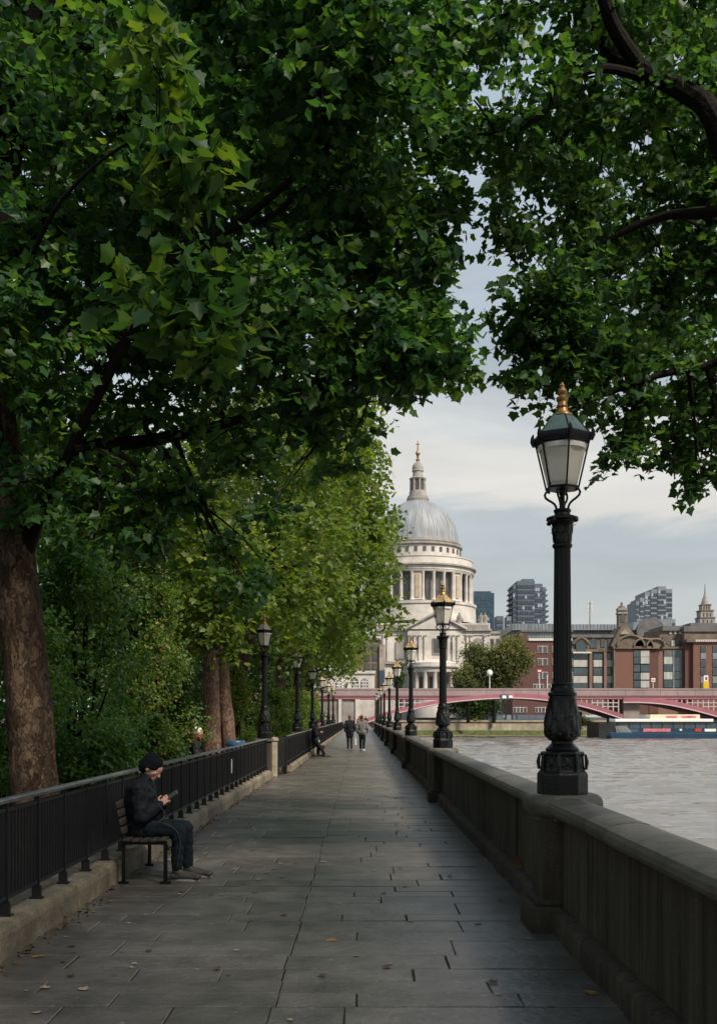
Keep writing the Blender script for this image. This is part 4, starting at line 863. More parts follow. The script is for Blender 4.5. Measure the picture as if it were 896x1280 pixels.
    if hat:
        c.ell(q(-.022, 0, .052), (.112 * k, .096 * k, .100 * k), 20, 14, R2); c.ell(q(-.060, 0, .005), (.082 * k, .092 * k, .100 * k), 18, 12, R2)
        for a in range(24):
            th = 2 * PI * a / 24; th2 = 2 * PI * (a + 1) / 24
            p1 = q(-.022 + .099 * math.cos(th), .090 * math.sin(th), .038 - .035 * (1 - math.cos(th)) * .9); p2 = q(-.022 + .099 * math.cos(th2), .090 * math.sin(th2), .038 - .035 * (1 - math.cos(th2)) * .9); c.cap(p1, .013 * k, p2, .013 * k, 8)
        remesh('beanie', c, .010 if vox < .012 else vox, M[hat], t, 2, .0025, 40)
    elif hairstyle == 'bun':
        c.ell(q(-.024, 0, .038), (.100 * k, .086 * k, .094 * k), 16, 12, R2); c.ell(q(-.09, 0, .09), (.045 * k, .045 * k, .045 * k), 12, 10); remesh('hair', c, vox, M[hairm], t, 2)
    else:
        c.ell(q(-.026, 0, .036), (.100 * k, .088 * k, .096 * k), 16, 12, R2); c.ell(q(-.052, 0, -.01), (.070 * k, .082 * k, .08 * k), 16, 12, R2); remesh('hair', c, vox, M[hairm], t, 2, .004, 40)
    if scarf:
        c = MB(); base = neck + (head - neck) * .15
        for a in range(12):
            t0, t1 = 2 * PI * a / 12, 2 * PI * (a + 1) / 12; g = lambda th: base + hf * math.cos(th) * .085 + l * math.sin(th) * .085 + V3(0, 0, .012 * math.sin(3 * th)); c.cap(g(t0), .038, g(t1), .038, 8)
        c.cap(base - hf * .05 + l * .06, .045, chest + hf * .02 + l * .10, .05, 8); remesh('scarf', c, max(vox, .012), M[scarf], t, 1)
    return t, coat

# --- the man on the near bench. Local frame: world axes, origin on the flags under him
MY = 10.16
def pose_seated(dx=0.0):
    J = dict(pelvis=V3(-.03, 0, .54), chest=V3(.005, 0, .86), neck=V3(.055, 0, 1.00), head=V3(.118, -.0, 1.122), hf=V3(.83, -.12, -.55), hu=V3(.55, 0, .83))
    for s, g in (('L', 1), ('R', -1)):
        J['hip' + s] = V3(-.01, g * .095, .52); J['sh' + s] = V3(.03, g * .185, .925)
    J['knR'] = V3(.415, -.115, .50); J['knL'] = V3(.45, .10, .505); J['anR'] = V3(.40, -.13, .10); J['anL'] = V3(.47, .10, .10); J['toeR'] = V3(.60, -.16, .035); J['toeL'] = V3(.68, .08, .035)
    J['elR'] = V3(.055, -.25, .645); J['elL'] = V3(.07, .24, .65); J['wrR'] = V3(.215, -.085, .755); J['wrL'] = V3(.215, .075, .75)
    return J
hs = {'R': (V3(.62, .42, .62), V3(.2, .9, .1), V3(-.3, -.1, .9), (.45, .5, .55, .6)), 'L': (V3(.62, -.42, .58), V3(.2, -.9, .1), V3(-.3, .1, .9), (.45, .5, .55, .6))}
man, coat = person('person', 'seated man in black beanie and dark jacket looking at his phone', ((-2.26, MY, 0), 0), pose_seated(), 'navy', 'jeans', 'darkhair', .0045, 'knit', 0.0, hs, None, .009, 1.11)
J = pose_seated(); c = MB()   # pale piping of the jacket hem, the zip line and the trouser seam
def seam(pts, n=14):
    p, _ = smoothpath(pts, [1] * len(pts), n); return p
c.tube(seam([V3(.205, -.155, .78), V3(.255, -.135, .72), V3(.285, -.16, .655), V3(.24, -.235, .60)]), .0032, 6)
c.tube(seam([V3(.02, -.262, .93), V3(.10, -.215, .905), V3(.145, -.175, .86)]), .0026, 6)
obj('piping', c, M['piping'], coat)
c = MB(); tr_ = [o for o in man.children if o.name.startswith('trousers')][0]
c.tube(seam([V3(.17, -.210, .60), V3(.32, -.205, .575), V3(.415, -.198, .50), V3(.45, -.200, .38), V3(.43, -.198, .25), V3(.415, -.197, .15)]), .003, 6); obj('side_stripe', c, M['piping'], tr_)
ph = thing('phone', 'dark mobile phone held in the seated man\'s hands', 'phone', (-2.26 + .325, MY - .01, .848)); ph.rotation_euler = (.55, -.60, 0)
obj('phone_case', MB().box((0, 0, 0), (.135, .074, .012)), M['screen'], ph, bevel=.003); obj('screen', MB().box((0, 0, .0075), (.122, .064, .002)), M['screen'], ph)
# sprawled second person behind the railing (white hair, dark red scarf), seated on a garden bench, seen from behind the hand rail
Jb = dict(pelvis=V3(-.03, 0, .54), chest=V3(-.01, 0, .87), neck=V3(.03, 0, 1.03), head=V3(.075, 0, 1.165), hf=V3(.94, 0, -.30), hu=V3(.30, 0, .95))
for s, g in (('L', 1), ('R', -1)):
    Jb['hip' + s] = V3(-.01, g * .09, .52); Jb['sh' + s] = V3(.0, g * .18, .94); Jb['kn' + s] = V3(.42, g * .11, .50); Jb['an' + s] = V3(.42, g * .11, .10); Jb['toe' + s] = V3(.60, g * .13, .035); Jb['el' + s] = V3(.04, g * .25, .66); Jb['wr' + s] = V3(.26, g * .10, .60)
hr_ = {'R': (V3(.8, .4, -.1), V3(0, 0, -1), V3(0, 1, 0), (.3, .3, .3, .3)), 'L': (V3(.8, -.4, -.1), V3(0, 0, -1), V3(0, -1, 0), (.3, .3, .3, .3))}
person('person', 'white haired person in dark coat and red scarf behind the railing', ((-3.78, 22.6, .13), .1), Jb, 'black', 'black', 'whitehair', .013, None, .0, hr_, 'redcloth', .006)
# leaning man by the second bench
Jl = dict(pelvis=V3(-.02, 0, .74), chest=V3(-.01, 0, 1.08), neck=V3(.06, 0, 1.25), head=V3(.13, 0, 1.375), hf=V3(.85, -.1, -.55), hu=V3(.5, 0, .85))
for s, g in (('L', 1), ('R', -1)): Jl['hip' + s] = V3(0, g * .09, .72); Jl['sh' + s] = V3(.02, g * .18, 1.16); Jl['el' + s] = V3(.05, g * .24, .90); Jl['wr' + s] = V3(.24, g * .06, .98)
Jl['knR'] = V3(.20, -.06, .42); Jl['anR'] = V3(.40, .04, .09); Jl['toeR'] = V3(.62, .05, .035); Jl['knL'] = V3(.13, .10, .40); Jl['anL'] = V3(.12, .10, .09); Jl['toeL'] = V3(.33, .13, .035)
person('person', 'man in black leaning by the far bench with ankles crossed and head bowed', ((-1.92, 41.0, 0), 0), Jl, 'black', 'black', 'darkhair', .013, None, .0, hs, None, .006)
def walker(label, loc, rz, coat, legs, hair, clen, shoes, style='short', scarf=None, hf=V3(1, 0, -.1), step=.10, k=1.0, puff=1.0):
    J = dict(pelvis=V3(0, 0, .95), chest=V3(.0, 0, 1.28), neck=V3(.01, 0, 1.45), head=V3(.03, 0, 1.60), hf=hf, hu=V3(.08, 0, 1))
    for s, g in (('L', 1), ('R', -1)):
        J['hip' + s] = V3(0, g * .085, .92); J['sh' + s] = V3(-.01, g * .17, 1.39); J['kn' + s] = V3(.05 + g * step * .4, g * .09, .50); J['an' + s] = V3(g * step, g * .085, .09); J['toe' + s] = V3(g * step + .17, g * .10, .035); J['el' + s] = V3(-.04 - g * .03, g * .25, 1.12); J['wr' + s] = V3(.08 - g * .05, g * .24, .90)
    h = {s: (V3(.1, 0, -1), V3(0, -g, 0), V3(1, 0, 0), (.25, .3, .35, .4)) for s, g in (('L', 1), ('R', -1))}
    return person('person', label, (loc, rz), J, coat, legs, hair, .013, None, clen, h, scarf, .008, puff, k, None, shoes, style)[0]
walker('woman in dark navy knee length coat walking away, reddish hair tied up', (-.62, 51.5, 0), PI / 2, 'navy', 'black', 'redhair', .62, 'black', 'bun', None)
walker('person in grey jacket and dark trousers walking away beside the woman in navy', (.02, 48.2, 0), PI / 2 - .15, 'greycoat', 'jeans', 'darkhair', .18, 'palebag', 'short', 'redcloth', V3(.8, -.6, 0), .09, 1.0, 1.16)
bg = thing('shopping_bag', 'pale narrow bag hanging at the left side of the grey jacketed walker', 'bag', (-.30, 48.25, .28)); obj('bag_body', MB().box((0, 0, .16), (.10, .2, .34), 0, .8), M['palebag'], bg, bevel=.02); obj('bag_handle', MB().tube([(0, -.05, .32), (0, -.03, .52), (0, .03, .52), (0, .05, .32)], .008, 6), M['palebag'], bg)
for k, (x, y, cm, lab) in enumerate(((-.3, 118, 'redcloth', 'tiny walker in dark red far down the walk'), (.5, 128, 'black', 'tiny walker in black at the end of the walk'))):
    walker(lab, (x, y, 0), PI / 2, cm, 'black', 'darkhair', .3, 'black')

# ------------------------------------------------------------------ benches, bin, rucksack
def bench(label, loc):
    t = thing('bench', label, 'bench', loc)     # facing +x, length along +y, origin at the near end on the flags
    for y in (.03, 1.22):
        f = MB(); f.box((-.355, y, .22), (.035, .028, .44)); f.box((.055, y, .21), (.035, .028, .42)); f.box((-.15, y, .405), (.43, .03, .035))
        f.tube([(-.355, y, .42), (-.375, y, .56), (-.42, y, .83)], [.016, .015, .012], 8); f.box((-.355, y, .012), (.09, .06, .024)); f.box((.055, y, .012), (.10, .06, .024)); f.tube([(.055, y, .40), (.075, y, .38), (.085, y, .33)], .012, 8)
        obj('end_frame', f, M['iron'], t, bevel=.0)
    for k in range(5):
        obj('seat_slat', MB().box((-.325 + k * .088, .625, .437 - .008 * math.sin(k / 4 * PI)), (.068, 1.30, .026)), M['wood'], t, bevel=.006, seg=2)
    for k in range(4):
        z = .53 + k * .085; x = -.355 - (z - .5) * .20; s = MB().box((0, 0, 0), (.026, 1.30, .068)); m_ = s.mesh('back_slat', bevel=.006, seg=2)
        o = link('back_slat', m_, M['wood'], t, (x, .625, z)); o.rotation_euler.y = -.2
    obj('centre_strut', MB().box((-.15, .625, .40), (.40, .04, .02)), M['iron'], t)
    return t
bn = bench('park bench with weathered slats and black iron ends under the seated man', (-1.99, 9.80, 0))
b2 = dup(bn, (-1.68, 41.35, 0), None, 'far slatted bench against the second railing, behind the leaning man')
gb = dup(bn, (-3.72, 21.95, .13), None, 'garden bench behind the near railing under the white haired person')
rk = thing('rucksack', 'slate blue rucksack with pale patches standing on the far bench', 'rucksack', (-1.95, 41.6, .45))
c = MB().ell((0, 0, .22), (.16, .20, .24), 16, 12); c.ell((.10, 0, .14), (.10, .15, .13), 14, 10); remesh('pack', c, .02, M['bluebag'], rk, 2, .01, 9); obj('pocket', MB().box((.17, -.02, .16), (.06, .2, .14)), M['palebag'], rk, bevel=.03, seg=2); obj('strap', MB().tube([(-.12, -.08, .40), (-.05, -.1, .50), (.05, -.1, .42)], .015, 6), M['bluebag'], rk)
bi = thing('litter_bin', 'round blue litter bin with a domed rim beside the twin tree trunks', 'bin', (-3.15, 24.9, .12))
obj('bin_body', MB().lathe([(.20, 0), (.215, .02), (.225, .60), (.235, .80), (.225, .82)], 24), M['bluebin'], bi); obj('bin_rim', MB().lathe([(.215, .815), (.245, .83), (.25, .90), (.235, .93), (.16, .945), (.15, .92), (.15, .83)], 24, cap=False), M['bluebin'], bi)
obj('bin_band', MB().lathe([(.238, .55), (.242, .56), (.243, .60), (.239, .61)], 24, cap=False), M['bluebin'], bi)
# ------------------------------------------------------------------ bridge
YB = 240.0
def bx(px): return fx(px, YB)
def bz(py): return fz(py, YB)
br = thing('road_bridge', 'pink painted low arched road bridge crossing the river in front of the cathedral', 'bridge', (0, YB, 0))
def bp(name, mat_, px0, px1, py0, py1, y0=0, y1=14): return bxp(name, mat_, br, bx(px0), bx(px1), y0, y1, bz(py1), bz(py0))
c = MB(); x = bx(150)
while x < bx(1150): c.b2(x + .03, min(x + 4.2, bx(1150)) - .03, 0, .35, bz(869.5), bz(861)); x += 4.2
c.b2(bx(150), bx(1150), -.12, .45, bz(862.2), bz(860.4)); obj('parapet', c, M['pinkpale'], br)
obj('parapet', MB().b2(bx(150), bx(1150), 13.7, 14.1, bz(869.5), bz(861)), M['pinkpale'], br)
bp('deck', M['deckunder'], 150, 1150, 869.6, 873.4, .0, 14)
bp('fascia_band', M['pinkdark'], 150, 1150, 869.5, 871.2, -.25, -.005); bp('fascia', M['pink'], 150, 1150, 871.3, 874.0, -.14, -.005)
archA = [(440, 912), (455, 905), (478, 897), (500, 891), (550, 880), (600, 874.6), (640, 873), (680, 875.5), (720, 882), (750, 890), (778, 899.5)]
def dense(pl, n=5):
    p, _ = smoothpath([Vector((a, 0, b)) for a, b in pl], [1] * len(pl), n); return [(q.x, q.z) for q in p]
def arch(pl, th, y0, y1, mt, name='arch_rib'):
    d = dense(pl); poly = [(bx(a), bz(b)) for a, b in d] + [(bx(a), bz(b - t)) for (a, b), t in zip(reversed(d), [th(a) for a, b in reversed(d)])]
    m = MB()
    n = len(d)
    for k in range(n - 1):
        q = [poly[k], poly[k + 1], poly[2 * n - 2 - k], poly[2 * n - 1 - k]]; m.prism(q, y0, y1)
    obj(name, m, mt, br)
thA = lambda a: 6.5 if a > 640 else 5.5
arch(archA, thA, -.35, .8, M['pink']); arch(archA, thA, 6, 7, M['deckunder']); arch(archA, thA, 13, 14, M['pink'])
obj('arch_edge', MB().tube([(bx(a), -.42, bz(b - .2)) for a, b in dense(archA)], .16, 5), M['pinkwhite'], br)
archB = [(778, 878.5), (800, 878.6), (830, 881), (860, 887), (896, 896.5), (930, 907), (960, 918)]
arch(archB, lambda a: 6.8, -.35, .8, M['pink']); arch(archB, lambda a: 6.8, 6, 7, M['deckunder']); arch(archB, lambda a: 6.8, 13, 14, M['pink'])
obj('arch_edge', MB().tube([(bx(a), -.42, bz(b - .2)) for a, b in dense(archB)], .16, 5), M['pinkwhite'], br)
def ext(pl, thf, px):
    d = dense(pl)
    for (a, b), (a2, b2) in zip(d, d[1:]):
        if a <= px <= a2: return b + (b2 - b) * (px - a) / (a2 - a) - thf(px)
    return None
def lattice(pl, thf, p0, p1, step):
    m = MB(); px = p0
    while px < p1:
        e = ext(pl, thf, px)
        if e and e > 875:
            m.b2(bx(px) - .13, bx(px) + .13, .0, .25, bz(e + .6), bz(873.5))
        px += step
    px = p0
    while px < p1 - step:
        e = ext(pl, thf, px); e2 = ext(pl, thf, px + step)
        for q in (878.4, 883.2):
            if e and e2 and min(e, e2) > q + 1: m.b2(bx(px), bx(px + step), .04, .2, bz(q) - .12, bz(q) + .12)
        px += step
    if m.v: obj('spandrel_lattice', m, M['pinkwhite'], br)
lattice(archA, thA, 700, 775, 6.6); lattice(archA, thA, 492, 555, 6.6); lattice(archB, lambda a: 6.8, 832, 960, 6.6)
bp('stone_pier', M['pierstone2'], 780, 800.5, 874.2, 899, .9, 13); bp('stone_pier', M['darkpier'], 776, 806, 899, 926, -.8, 14.5)
bp('cutwater', M['darkpier'], 747, 763, 903, 926, -1, 12); 
bp('abutment', M['pierstone2'], 150, 449, 874.1, 905, .3, 13); bp('abutment_pilaster', M['portland'], 444, 450, 874.2, 905, -.2, .29); bp('abutment_pilaster', M['portland'], 423, 427, 874.2, 905, -.2, .29)
bp('abutment_recess', M['portland_d'], 428, 443, 878, 905, .18, .32)
cr = MB().b2(bx(625), bx(634), -.62, -.36, bz(874.2), bz(868)); o = obj('crest_plate', cr, M['bluebag'], br); obj('crest', MB().b2(bx(627), bx(632), -.70, -.625, bz(873), bz(869.4)).b2(bx(635), bx(640), -.7, -.3, bz(872.5), bz(869.5)), M['white'], o)
# things on the bridge
lp = thing('bridge_lamp', 'pale green lamp post with round head on the bridge, right of the cathedral porch', 'street lamp', (bx(613), YB + 2, bz(862)))
obj('post', MB().tube([(0, 0, -.3), (0, 0, 3.4)], [.16, .12], 8), M['lampgreen'], lp); obj('lamp_head', MB().ell((0, 0, 4.1), (.75, .4, .85), 14, 10), M['lampgreen'], lp); obj('lamp_bezel', MB().ell((0, -.25, 4.1), (.5, .25, .58), 14, 10), M['white'], lp)
def busstop(px, ytop, label, colm, wide=1.0):
    z0 = bz(862); t = thing('road_sign', label, 'road sign', (bx(px), YB + 2.5, z0)); h = bz(ytop) - z0
    obj('sign_post', MB().tube([(0, 0, -.3), (0, 0, h - .4)], .11, 6), M['pale'], t); obj('sign_plate', MB().box((0, -.14, h - .5), (wide, .1, .9)), M[colm], t, bevel=.04)
    obj('sign_symbol', MB().box((0, -.2, h - .5), (wide * .6, .04, .35)), M['white' if colm == 'red' else 'red'], t)
busstop(676, 835.5, 'red bus stop sign on a pale post on the bridge, beside the near lamp', 'red', 1.3); busstop(819.5, 847, 'small white square sign on a post on the middle of the bridge', 'white', .95)
t = thing('post', 'plain pale post on the bridge just right of the red bus stop sign', 'post', (bx(686), YB + 2.5, bz(862))); obj('shaft', MB().tube([(0, 0, -.3), (0, 0, 3.2)], .13, 6), M['pale'], t); obj('collar', MB().lathe([(.2, 3.15), (.2, 3.4), (.05, 3.5)], 8), M['pale'], t)
t = thing('roadside_cabinet', 'yellow and white cabinet standing on the bridge at the right edge', 'cabinet', (bx(886), YB + 2.5, bz(862)))
h = bz(843.5) - bz(862); obj('yellow_base', MB().box((0, 0, h * .28), (1.4, .6, h * .56)), M['yellow'], t, bevel=.05); obj('white_panel', MB().box((0, 0, h * .78), (1.1, .4, h * .4)), M['white'], t, bevel=.04); obj('red_emblem', MB().box((.05, -.23, h * .78), (.5, .04, h * .22)), M['red'], t)
def tiny(label, px, cm, lm, hm, rz=0): 
    o = walker(label, (bx(px), YB - 0 + 1.2, bz(869) ), rz, cm, lm, hm, .1, 'black'); o.location.z = bz(872.2) ; return o
tiny('person in white and blue jacket walking on the bridge right of the middle', 858, 'palebag', 'black', 'darkhair', 0.3); tiny('person in pale blue top on the bridge beside the round tree', 655.5, 'bluebag', 'black', 'darkhair', 2); tiny('person in pale top leaning on the bridge parapet under the pale green lamp', 609, 'palebag', 'bluebag', 'whitehair', 2.6)

# ------------------------------------------------------------------ boat
YO = 230.0; ox = lambda p: fx(p, YO); oz = lambda p: fz(p, YO)
bo = thing('river_boat', 'long navy passenger boat with white roof moored below the bridge', 'boat', (ox(840), YO, -3.5)); B0 = Vector((ox(840), YO, -3.5))
def bo2(name, mt, p0, p1, y0, y1, q0, q1, par_=None, bev=0.0): return obj(name, MB().b2(ox(p0) - B0.x, ox(p1) - B0.x, y0, y1, oz(q1) - B0.z, oz(q0) - B0.z), mt, par_ or bo, bevel=bev)
hp = [(ox(762) - B0.x, -.35), (ox(758.5) - B0.x, .9), (ox(757.5) - B0.x, oz(914.5) - B0.z), (ox(768) - B0.x, oz(915.5) - B0.z), (ox(925) - B0.x, oz(915.8) - B0.z), (ox(925) - B0.x, -.35)]
hull = obj('hull', MB().prism(hp, -2.4, 2.4), M['hull'], bo, bevel=.2); obj('waterline_stripe', MB().b2(ox(760) - B0.x, ox(925) - B0.x, -2.44, -2.405, .02, .22), M['pinkdark'], hull)
cab = bo2('cabin', M['hull'], 767, 925, -2.1, 2.1, 902.6, 915.7)
for k in range(11):
    p0 = 770 + k * 13.6
    bo2('cabin_window', M['winglass'], p0, p0 + 11.8, -2.16, -2.105, 903.6, 910.6, cab)
bo2('roof', M['white'], 764.5, 886, -2.7, 2.7, 898.6, 902.4, None, .1); bo2('aft_canopy', M['hull'], 886, 925, -2.4, 2.4, 901, 902.5)
wh = bo2('upper_deck_screen', M['cream'], 809, 871, -1.8, 1.8, 893.2, 899.5, None, .12)
for a, b_ in ((829, 843), (848, 866)): bo2('lettering_strip', M['adpink'], a, b_, -1.87, -1.81, 894.8, 897.4, wh)
bo2('banner', M['bluebag'], 772, 794, -2.22, -2.165, 911.2, 914.9); bo2('banner', M['adpink'], 800, 834, -2.22, -2.165, 910.6, 914.6); bo2('banner', M['red'], 864, 872, -2.22, -2.165, 910.6, 914.4); bo2('banner', M['white'], 876, 890, -2.22, -2.165, 910.8, 914.2); bo2('banner', M['white'], 845, 848, -2.22, -2.165, 911, 913.2)
rl_ = MB()
for k in range(9): rl_.tube([(ox(768 + k * 2.2) - B0.x, -2.2, oz(915.5) - B0.z), (ox(768 + k * 1.5 - 2) - B0.x, -2.2, oz(907.5) - B0.z)], .05, 5)
obj('bow_rail', rl_, M['pale'], bo)

# ------------------------------------------------------------------ far bank wall and quay
YW = 267.0; wx = lambda p: fx(p, YW); wz = lambda p: fz(p, YW)
ew = thing('embankment_wall', 'pale stone river wall on the far bank with green weed along its foot', 'river wall', (wx(640), YW, 0)); X0 = wx(640)
m = MB()
for k in range(60): m.b2(wx(430) - X0 + k * 3, wx(430) - X0 + k * 3 + 2.96, 0, 3.5, wz(913), wz(902.5))
obj('wall_face', m, M['bank'], ew); obj('wall_coping', MB().b2(wx(430) - X0, wx(430) - X0 + 180, -.3, 1, wz(902.4), wz(900.2)), M['bank'], ew)
obj('weed_band', MB().prism([(-1.6, wz(918.6)), (3, wz(918.6)), (3, wz(912.9)), (-.25, wz(912.9))], wx(430) - X0, wx(430) - X0 + 180, 'x'), M['algae'], ew)
obj('mud_foot', MB().prism([(-4, -3.7), (3, -3.7), (3, wz(918.7)), (-1.8, wz(918.7))], wx(430) - X0, wx(430) - X0 + 180, 'x'), M['mud'], ew)
# left (near side) bank wall where the walk meets the bridge is the parapet itself

# ------------------------------------------------------------------ cathedral
YC = 400.0; CX = fx(522, YC); S_ = F / YC
ca = thing('cathedral', 'large white stone cathedral with grey lead dome, drum of columns and gilded cross', 'cathedral', (CX, YC, 0))
cz = lambda py: fz(py, YC); cr_ = lambda p: p / S_
def lat(name, mt, prof, n=64, parent=ca, **k): return obj(name, MB().lathe([(cr_(r), cz(y)) for r, y in prof], n, **k), mt, parent)
rbm = lambda a, k, z: 1 - .012 * (abs(math.sin(a * 16)) < .25)
dome = lat('dome', M['lead'], [(51.5, 681), (50.5, 677), (50, 672), (48.6, 666), (46, 658), (42.6, 651.5), (38, 645), (32, 638.5), (25, 632.8), (18, 629), (13, 627.5)], 128, rmod=rbm)
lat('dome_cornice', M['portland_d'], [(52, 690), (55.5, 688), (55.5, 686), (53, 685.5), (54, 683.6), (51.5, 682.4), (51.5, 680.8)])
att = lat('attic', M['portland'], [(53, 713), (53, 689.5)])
wm = MB().box((0, 0, 0), (cr_(3.6), .5, cr_(5.4))).mesh('attic_window')
for k in range(32):
    a = 2 * PI * (k + .5) / 32; link('attic_window', wm, M['darkwin'], att, (cr_(53) * math.cos(a), cr_(53) * math.sin(a), cz(694.2)), a + PI / 2)
lat('stone_gallery', M['portland'], [(68, 714), (68, 705.6), (68.8, 705.3), (68.8, 704.4), (67, 704.2), (67, 712)], 96, cap=False)
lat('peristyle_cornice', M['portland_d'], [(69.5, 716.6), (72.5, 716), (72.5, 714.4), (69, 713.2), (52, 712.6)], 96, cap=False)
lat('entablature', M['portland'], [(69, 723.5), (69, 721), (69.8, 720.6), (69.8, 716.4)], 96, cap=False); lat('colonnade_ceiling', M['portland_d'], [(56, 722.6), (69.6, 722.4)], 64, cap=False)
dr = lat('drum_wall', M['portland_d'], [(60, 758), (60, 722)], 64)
cm_ = MB().lathe([(cr_(2.6), cz(757.5)), (cr_(2.6), cz(756)), (cr_(2.1), cz(755.6)), (cr_(1.85), cz(726)), (cr_(2.3), cz(725.2)), (cr_(2.7), cz(723))], 12).mesh("column")
nm = MB().box((0, 0, (cz(757) + cz(722.8)) / 2), (cr_(9.5), cr_(8), cz(722.8) - cz(757))).mesh('niche_pier')
gm = MB().box((0, -cr_(4.3), (cz(754) + cz(727)) / 2), (cr_(5.4), .6, cz(727) - cz(754))).mesh('niche')
wm2 = MB().box((0, -.35, (cz(754) + cz(727)) / 2), (cr_(4.6), .5, cz(727) - cz(754))).mesh('drum_window')
for k in range(32):
    a = 2 * PI * k / 32 + .035; link('column', cm_, M['portland'], ca, (cr_(66.5) * math.cos(a), cr_(66.5) * math.sin(a), 0))
    a += PI / 32
    if k % 4 == 3:
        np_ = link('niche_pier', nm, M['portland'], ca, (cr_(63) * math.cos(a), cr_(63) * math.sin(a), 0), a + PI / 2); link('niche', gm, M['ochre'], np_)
    else: link('drum_window', wm2, M['darkwin'], dr, (cr_(60) * math.cos(a), cr_(60) * math.sin(a), 0), a + PI / 2)
lat('drum_base', M['portland'], [(72.5, 782), (71.6, 762.5), (73, 761.6), (73, 758.6), (58, 758)], 96, cap=False)
# lantern, ball and cross
la = lat('lantern', M['portland_d'], [(13, 628.5), (14, 626), (14, 623.6), (12.8, 623), (12.8, 621), (11.2, 620.6), (10.4, 614.5), (7.4, 614.2), (7.4, 600.5), (10, 600), (10.7, 598.6), (9.4, 597.6), (6.6, 597), (6.2, 590), (7.2, 589.4), (7.2, 588.2), (6.8, 587.6), (7.0, 585), (6.2, 581.6), (4.2, 579), (2.2, 577.6), (1.8, 576)], 24)
lm_ = MB().lathe([(cr_(1.5), cz(614.4)), (cr_(1.3), cz(601)), (cr_(1.7), cz(600))], 8).mesh('lantern_column'); lw = MB().box((0, 0, 0), (cr_(2.6), .5, cr_(10))).mesh('lantern_opening')
for k in range(8):
    a = 2 * PI * k / 8 + .2; link('lantern_column', lm_, M['portland_d'], la, (cr_(8.9) * math.cos(a), cr_(8.9) * math.sin(a), 0)); a += PI / 8; link('lantern_opening', lw, M['darkwin'], la, (cr_(7.5) * math.cos(a), cr_(7.5) * math.sin(a), cz(607)), a + PI / 2)
lat('ball_and_cross', M['gold'], [(2.4, 576), (2.6, 574.6), (1.3, 573), (1.5, 569.6), (2.7, 568), (2.9, 566.4), (2.2, 564.8), (1.0, 564.2), (.8, 560), (.5, 551)], 16)
obj('cross_arm', MB().box((0, 0, cz(555.4)), (cr_(4.6), .5, cr_(1.1))), M['gold'], ca)
# body: two storeys, balustrade, pediment, pilasters, semicircular porch
YF = 378.0
gx = lambda p: (p - 452) * YF / F - CX; gz = lambda p: fz(p, YF); y0 = YF - YC
def gb_(name, mt, p0, p1, q0, q1, d0=0.0, d1=30, parent=ca): return bxp(name, mt, parent, gx(p0), gx(p1), y0 + d0, y0 + d1, gz(q1), gz(q0))
gb_('nave_wall', M['portland'], 470, 612, 788, 900, 0, 34)
gb_('cornice', M['portland_d'], 468, 614, 786.4, 788.8, -1.2, 34.5); gb_('frieze', M['portland'], 469.4, 612.6, 789, 794, -.35, -.01); gb_('balustrade', M['portland'], 470, 612, 779, 786.3, -.3, 1.2)
bl = MB(); 
for k in range(64): bl.box((gx(471 + k * 2.2), y0 - .45, (gz(785.5) + gz(780.5)) / 2), (.28, .2, gz(780.5) - gz(785.5)))
obj('balusters', bl, M['portland_d'], ca)
gb_('string_course', M['portland_d'], 468, 614, 827, 830, -1.0, -.01)
pe = MB().prism([(gx(507), gz(787)), (gx(580), gz(787)), (gx(543.5), gz(768.5))], y0 - 2.2, y0 + 8); obj('pediment', pe, M['portland'], ca)
for a, b_ in (((505, 787.6), (543.5, 768)), ((582, 787.6), (543.5, 768))):
    p0 = V3(gx(a[0]), y0 - 2.4, gz(a[1])); p1 = V3(gx(b_[0]), y0 - 2.4, gz(b_[1])); obj('raking_cornice', MB().tube([p0, p1], .75, 4, smooth=False), M['portland_d'], ca)
gb_('centre_bay', M['portland'], 509, 578, 788.9, 860, -1.8, -.4)
for p in (480, 485, 512, 518, 524, 531, 560, 566, 572, 584, 588.5, 606):
    d = -2.5 if 508 < p < 578 else -.75; gb_('pilaster', M['portland'], p - 1.5, p + 1.5, 796, 826.5, d, d + .73); gb_('pilaster_capital', M['portland_d'], p - 2.0, p + 2.0, 794.2, 796, d - .2, d + .75)
def win(p0, p1, q0, q1, d, arch_=False, mt='darkwin', surround=True):
    f = gb_('window', M['portland_d'], p0 - .9, p1 + .9, q0 - .9, q1 + .9, d, d + .4); gb_('pane', M[mt], p0, p1, q0, q1, d - .05, d - .003, f)
    if arch_:
        n = 12; r = (gx(p1) - gx(p0)) / 2; cx_ = (gx(p1) + gx(p0)) / 2; pl = [(cx_ + r * math.cos(PI * k / n), gz(q0) + r * math.sin(PI * k / n)) for k in range(n + 1)]; obj('arch_head', MB().prism(pl, y0 + d - .04, y0 + d + .3), M[mt], f)
win(541, 549.5, 799, 817, -2.3); win(495, 504, 803, 823, -.5, True, 'portland_d'); win(591, 602, 803, 823, -.5, True, 'portland_d'); win(520.2, 522.2, 806, 813, -2.3); win(562.3, 564.8, 803, 814, -2.3); win(474, 477, 800, 812, -.5)
for p in (475, 494, 590, 603): win(p, p + 5, 838, 852, -.5)
for p in (488, 514, 574, 601, 606):      # weathered statues on the balustrade
    s = MB().lathe([(.9, 0), (.8, 1.2), (1.05, 2.2), (.75, 3.0), (.3, 3.25), (.42, 3.6), (.3, 4.0)], 8); s.ell((.9, 0, 1.4), (.7, .6, .9), 8, 6); s.ell((-.8, 0, 1.1), (.6, .6, .8), 8, 6); obj('statue', s, M['portland_d'], ca, (gx(p), y0 + .4, gz(779)))
